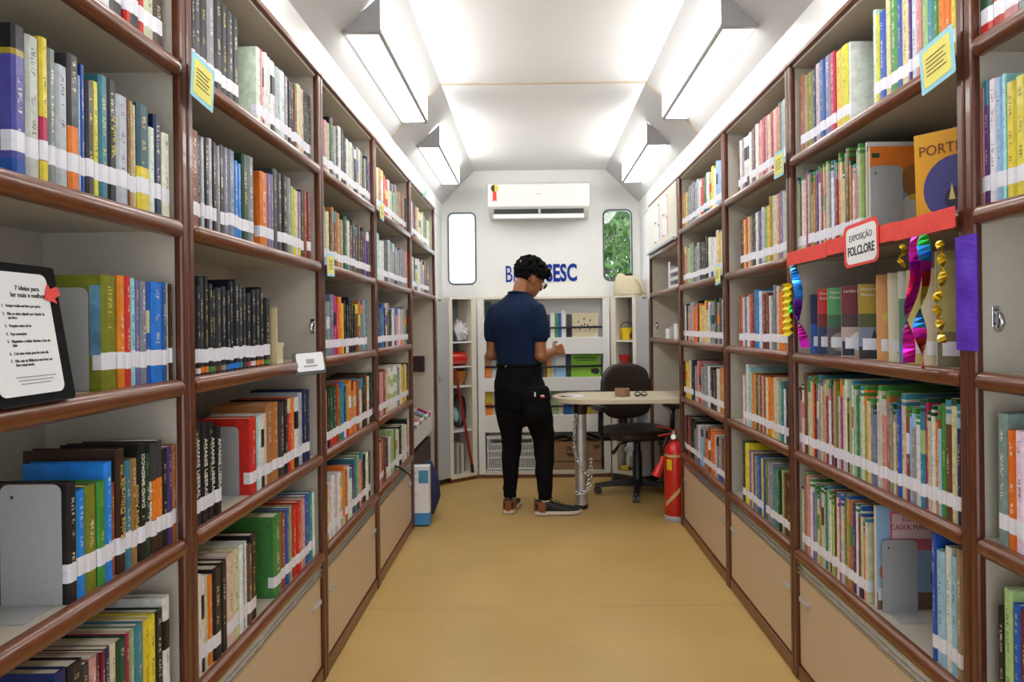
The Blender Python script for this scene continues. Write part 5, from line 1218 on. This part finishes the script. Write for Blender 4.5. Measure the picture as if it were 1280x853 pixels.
# lower legs to the ankles
anL = Vector((-.165, 4.395, .085)); knL = Vector((-.150, 4.42, .50)); hipL = Vector((-.165, 4.405, .87))
anR = Vector((.070, 4.318, .085)); knR = Vector((.066, 4.345, .50)); hipR = Vector((-.025, 4.315, .87))
limb(body, [hipL, knL, knL.lerp(anL, .35), anL], [.07, .048, .044, .030]); limb(body, [hipR, knR, knR.lerp(anR, .35), anR], [.07, .048, .044, .030])
bodyo = obj('body', remesh(body, .0042, 5, .5), M['skin'], person, smooth=True)
# eyes, brows, mouth line
m = MB()
for sx in (-1, 1): m.ball(tuple(H(sx*.031, .082, .010)), .0095, 10, 7)
obj('eye', m, mat('eye_white', (.7, .7, .68), .2), person, smooth=True)
# hair: a cap of small curls
hm = MB(); rnd = random.Random(3)
hmb = MB(); hmb.ball((0, 0, 0), 1, 22, 14)
hm.add([H(v[0]*.086, -.016+v[1]*.106, .044+v[2]*.094) for v in hmb.v], hmb.f)
for k in range(420):
    a = rnd.uniform(0, 2*PI); z = rnd.uniform(-.62, 1); r_ = math.sqrt(max(0, 1-z*z)); x, y = r_*math.cos(a), r_*math.sin(a)
    if y > .62 and z < .42: continue
    if abs(x) > .55 and z < -.18 and y > -.25: continue
    if z < -.30 and y > -.1: continue
    g = rnd.uniform(.008, .0155) if z > -.2 else .006
    lift = (1.15 if z > .25 else 1.08) if z > 0 else 1.02
    hm.ball(tuple(H(x*.088*lift, -.016+y*.108*lift, .042+z*.098*lift)), g, 7, 5)
for k in range(60):     # the fringe falling forward
    x = rnd.uniform(-.07, .07); hm.ball(tuple(H(x, .070+rnd.uniform(-.01, .030), .078+rnd.uniform(-.028, .03))), rnd.uniform(.009, .015), 7, 5)
hr_mb = remesh(hm, .0042, 2, .4)
# cut the cap open over face and ears
keep = MB(); keep.v = hr_mb.v
inv = Matrix((hr, hf, hu))
loc = [inv @ (Vector(v)-hdc) for v in hr_mb.v]
def hair_ok(p):
    if p.y > .050 and p.z < .042: return False
    if abs(p.x) > .058 and p.z < .018 and p.y > -.040: return False
    if p.z < -.050 or (p.z < -.03 and p.y > -.05): return False
    return True
ok = [hair_ok(p) for p in loc]
fs = [f for f in hr_mb.f if all(ok[i] for i in f)]
used = sorted({i for f in fs for i in f}); mp = {i: k for k, i in enumerate(used)}
hh = MB(); hh.add([hr_mb.v[i] for i in used], [tuple(mp[i] for i in f) for f in fs]); obj('hair', hh, M['hair'], person, smooth=True)
# spectacles on the nose
g = bpy.data.objects.new('glasses', None)
gm = MB()
for sx in (-1, 1):
    gm.tube([H(sx*.033+.024*math.cos(a), .108-.004*abs(math.cos(a)), .004+.020*math.sin(a)) for a in [2*PI*k/20 for k in range(20)]], .0020, 6, closed=True)
    gm.tube([H(sx*.058, .102, .010), H(sx*.076, .06, .012), H(sx*.082, -.004, .016), H(sx*.082, -.02, .004)], .0020, 6)
gm.tube([H(-.010, .108, .008), H(0, .113, .011), H(.010, .108, .008)], .0020, 6)
gl = obj('glasses', gm, M['black'], person, smooth=True)
for sx in (-1, 1): obj('lens', MB().loft([[H(sx*.033+.0235*k*math.cos(a), .1075+dy, .004+.0195*k*math.sin(a)) for a in [2*PI*q/20 for q in range(20)]] for k, dy in ((1, -.0006), (1, .0006))]), M['lens'], gl)
# t-shirt
sh = MB()
sh.loft([ell(ch+Vector((.022, 0, .955)), .150, .110), ell(ch+Vector((.020, 0, .985)), .158, .118), ell(ch+Vector((.014, 0, 1.06)), .160, .116), ell(ch+Vector((.006, 0, 1.16)), .170, .122), ell(ch+Vector((0, -.004, 1.25)), .184, .126), ell(ch+Vector((0, -.004, 1.32)), .190, .116), ell(ch+Vector((.004, 0, 1.375)), .172, .098), ell(ch+Vector((.010, .002, 1.412)), .135, .082), ell(ch+Vector((.015, .004, 1.440)), .092, .072), ell(ch+Vector((.018, .006, 1.462)), .068, .066)])
for S_, E_ in ((shR, elR), (shL, elL)):
    e_ = S_.lerp(E_, .56); limb(sh, [S_.lerp(ch+UP*1.37, .45), S_.lerp(ch+UP*1.36, .12)-UP*.008, S_.lerp(E_, .3), e_], [.060, .066, .064, .061])
sm = remesh(sh, .007, 11, .5)
sm.v = [tuple(Vector(v)+Vector(v).normalized()*0+fw*(.0045*mnoise.noise(Vector((v[0]*11, v[1]*11, v[2]*5))))+rt*(.004*mnoise.noise(Vector((v[0]*9+5, v[1]*9, v[2]*7))))) for v in sm.v]
so = obj('t_shirt', sm, M['shirt'], person, smooth=True)
cm_ = MB(); cm_.tube([ch+Vector((.019, .007, 1.455))+rt*(.069*math.cos(a))+fw*(.067*math.sin(a))+UP*(-.012*math.sin(a)) for a in [2*PI*k/28 for k in range(28)]], .0075, 8, closed=True); obj('collar', cm_, M['shirt'], so, smooth=True)
# trousers
tm = MB(); pc = Vector((-.093, 4.362, 0))
tm.loft([ell(pc+UP*.70, .125, .105), ell(pc+UP*.76, .158, .122), ell(pc+UP*.85, .166, .128), ell(pc+UP*.93, .160, .122), ell(pc+UP*.99, .150, .112), ell(pc+UP*1.0, .148, .110)])
limb(tm, [hipL+Vector((0, 0, -.02)), Vector((-.160, 4.412, .66)), knL, knL.lerp(anL, .45), Vector((-.163, 4.398, .155))], [.104, .096, .073, .060, .047])
limb(tm, [hipR+Vector((0, 0, -.02)), Vector((.030, 4.33, .66)), knR, knR.lerp(anR, .45), Vector((.070, 4.322, .155))], [.106, .098, .075, .062, .049])
tm.ball((-.085, 4.365, .66), (.075, .08, .10)); 
for kx, ky in ((knL, 1), (knR, 1)): tm.ball((kx.x+.018, kx.y-.01, kx.z-.01), (.058, .062, .05))
tq = remesh(tm, .008, 5, .5)
tq.v = [tuple(Vector(v)+rt*(.008*mnoise.noise(Vector((v[0]*9, v[1]*9, v[2]*13))))+fw*(.008*mnoise.noise(Vector((v[0]*9+7, v[1]*9, v[2]*13))))) for v in tq.v]
tro = obj('trousers', tq, M['trouser'], person, smooth=True)
for c_, r_ in ((Vector((-.164, 4.397, .128)), .043), (Vector((.070, 4.320, .130)), .045)):
    cuff = MB(); cuff.lathe([(r_*.92, -.030), (r_, -.026), (r_, .012), (r_*1.12, .026), (r_*1.05, .045), (r_*.9, .05)], 20, c_); obj('cuff', cuff, M['trouser'], tro, smooth=True)
m = MB(); m.tube([pc+rt*(.152*math.cos(a))+fw*(.114*math.sin(a))+UP*.985 for a in [2*PI*k/28 for k in range(28)]], .012, 8, closed=True); obj('waistband', m, M['trouser'], tro, smooth=True)
# pouch hanging on the right hip
q = pc+rt*.180-fw*.060; pm = MB(); qd = (rt*.8-fw*.6).normalized(); qs = UP.cross(qd)
def PQ(a, b, c): return q+qs*a+qd*b+UP*c
pm.loft([[PQ(w_*math.copysign(abs(math.cos(a))**.6, math.cos(a)), d_*math.copysign(abs(math.sin(a))**.6, math.sin(a)), z) for a in [2*PI*k/20 for k in range(20)]] for z, w_, d_ in ((.625, .060, .030), (.64, .082, .048), (.72, .086, .05), (.82, .078, .046), (.845, .070, .036))])
po = obj('hip_pouch', pm, M['trouser'], person, smooth=True)
obj('pouch_flap', MB().loft([[PQ(w_*math.copysign(abs(math.cos(a))**.6, math.cos(a)), d_*math.copysign(abs(math.sin(a))**.6, math.sin(a)), z) for a in [2*PI*k/20 for k in range(20)]] for z, w_, d_ in ((.765, .085, .053), (.77, .087, .054), (.835, .080, .050), (.852, .07, .036))]), M['trouser'], po, smooth='auto')
m = MB(); m.T = frame(PQ(-.03, .0545, .80), qs, UP); m.box(-.006, .004, -.006, .022, -.001, .001); m.box(.035, .06, -.006, .002, -.001, .001); m.T = None; obj('white_tag', m, M['paper'], po)
m = MB(); m.T = frame(PQ(.02, .0545, .79), qs, UP); m.box(-.012, .016, -.004, .003, -.001, .001); m.T = None; obj('red_tag', m, M['redp'], po)
obj('belt_clip', MB().tube([pc-fw*.128-rt*.02+UP*.965, pc-fw*.130-rt*.016+UP*.985, pc-fw*.128-rt*.005+UP*.982], .0032, 6), M['chrome'], tro, smooth=True)
# shoes
def shoe(an, ang, L_):
    d = Vector((math.sin(ang), math.cos(ang), 0)); sd = Vector((d.y, -d.x, 0)); o = Vector((an.x, an.y, 0))-d*.065
    prof = [(0, .026, .088, .030), (.012, .034, .098, .020), (.05, .038, .102, .018), (.095, .038, .098, .018), (.13, .040, .076, .018), (.17, .045, .062, .018), (.215, .047, .052, .018), (.255, .042, .046, .018), (.28, .030, .038, .020), (.293, .014, .030, .022)]
    def ring(x, w_, zt_, zb):
        return [o+d*(x*L_/.293)+sd*(w_*math.copysign(abs(math.cos(a))**.75, math.cos(a)))+UP*((zt_+zb)/2+(zt_-zb)/2*math.copysign(abs(math.sin(a))**.8, math.sin(a))) for a in [2*PI*k/18 for k in range(18)]]
    up = MB(); up.loft([ring(*p) for p in prof]); s_ = obj('shoe', up, M['shoe'], person, smooth=True)
    sl = MB(); out = []
    for x, w_ in ((-.006, .016), (.0, .030), (.02, .040), (.06, .042), (.11, .041), (.17, .049), (.22, .052), (.262, .045), (.288, .030), (.300, .010)): out.append((x*L_/.293, w_))
    lo = [(x, w_) for x, w_ in out]+[(x, -w_) for x, w_ in reversed(out)]
    sl.loft([[o+d*x+sd*w_*k+UP*z for x, w_ in lo] for z, k in ((.0005, .94), (.006, 1), (.022, 1.0), (.027, .95))]); obj('sole', sl, M['sole'], s_, smooth='auto')
    ou = MB(); ou.loft([[o+d*x+sd*w_*1.01+UP*z for x, w_ in lo] for z in (.0004, .005)]); obj('outsole', ou, M['dark'], s_)
    hc = MB(); hc.loft([[o+d*((x-.004)*L_/.293)+sd*((w_+.0035)*math.cos(a))+UP*(z) for a in [PI*k/14+0 for k in range(15)]] if False else
        [o+d*(.064-.0735*math.sin(t)*1.0)+sd*((.0455-z*.02)*math.cos(t))+UP*(.022+z) for t in [PI*k/14 for k in range(15)]]+[o+d*(.062-.056*math.sin(t))+sd*(.030*math.cos(t))+UP*(.022+z) for t in [PI-PI*k/14 for k in range(15)]] for z in (0, .02, .045, .066)]); obj('heel_counter', hc, M['tanshoe'], s_, smooth='auto')
    obj('pull_tab', MB().tube([o+d*.0+UP*.088, o-d*.006+UP*.104, o+d*.006+UP*.108], .004, 6), M['tanshoe'], s_, smooth=True)
    obj('sock', MB().lathe([(.036, .09), (.036, .118), (.034, .124)], 18, (an.x, an.y, 0)), M['sock'], s_, smooth='auto')
    lm = MB()
    for x in (.115, .135, .155, .175): lm.tube([o+d*(x*L_/.293)-sd*.022+UP*(.160-.55*x), o+d*(x*L_/.293)+UP*(.169-.55*x), o+d*(x*L_/.293)+sd*.022+UP*(.160-.55*x)], .0028, 6)
    obj('laces', lm, M['black'], s_, smooth=True)
shoe(anL, math.radians(9), .285); shoe(anR, math.radians(86), .295)
# small card held in both hands
t = obj('held_card', plate_mb(frame(wrR+Vector((.055, .115, .045)), (.6, .6, .1), (-.2, .2, 1)), rrect(.055, .04, .003, 2), .001), M['paper'], None, tuple(wrR+Vector((.055, .115, .045)))); tag(t, 'small white card held between the hands of the person', 'card')

# ------------------------------------------------------------------ greenery outside the right-hand window
def tree(x, y, h, r, seed, label, m1, droop):
    t = thing('garden_tree', (x, y, 0), label, 'tree', 'trees outside the window'); rd = random.Random(seed)
    obj('trunk', MB().tube([(x, y, 0), (x+.05, y, h*.4), (x-.03, y+.04, h*.8)], [.09, .07, .03], 10), M['bark'], t, smooth=True)
    bm_ = MB()
    for k in range(9):
        a = rd.uniform(0, 2*PI); bm_.tube([(x, y, h*rd.uniform(.4, .7)), (x+r*.6*math.cos(a), y+r*.6*math.sin(a), h*rd.uniform(.7, .95))], [.03, .008], 6)
    obj('branches', bm_, M['bark'], t)['kind'] = 'stuff'
    lm = MB()
    for k in range(2600):
        a = rd.uniform(0, 2*PI); e = math.asin(rd.uniform(-1, 1)); q = r*rd.uniform(.45, 1)**.5
        c = Vector((x+q*math.cos(a)*math.cos(e), y+q*math.sin(a)*math.cos(e), h*.82+q*.95*math.sin(e)))
        d_ = Vector((rd.gauss(0, 1), rd.gauss(0, 1), rd.gauss(-droop, .6))).normalized(); sd = d_.cross(Vector((rd.gauss(0, 1), rd.gauss(0, 1), rd.gauss(0, 1)))).normalized(); L_ = rd.uniform(.12, .26); w_ = L_*.15
        up = d_.cross(sd)*.01
        lm.add([c, c+d_*L_*.45+sd*w_+up, c+d_*L_, c+d_*L_*.45-sd*w_+up], [(0, 1, 2, 3)])
    obj('foliage', lm, m1, t)['kind'] = 'stuff'
tree(1.25, 8.0, 2.35, .85, 11, 'bright green tree outside the leafy window of the back wall', M['leaf'], .9)
tree(1.95, 11.2, 3.1, 1.35, 23, 'darker green tree behind the bright one outside the window', M['leafd'], .3)

for o in list(bpy.data.objects):
    if 'org' in o: del o['org']
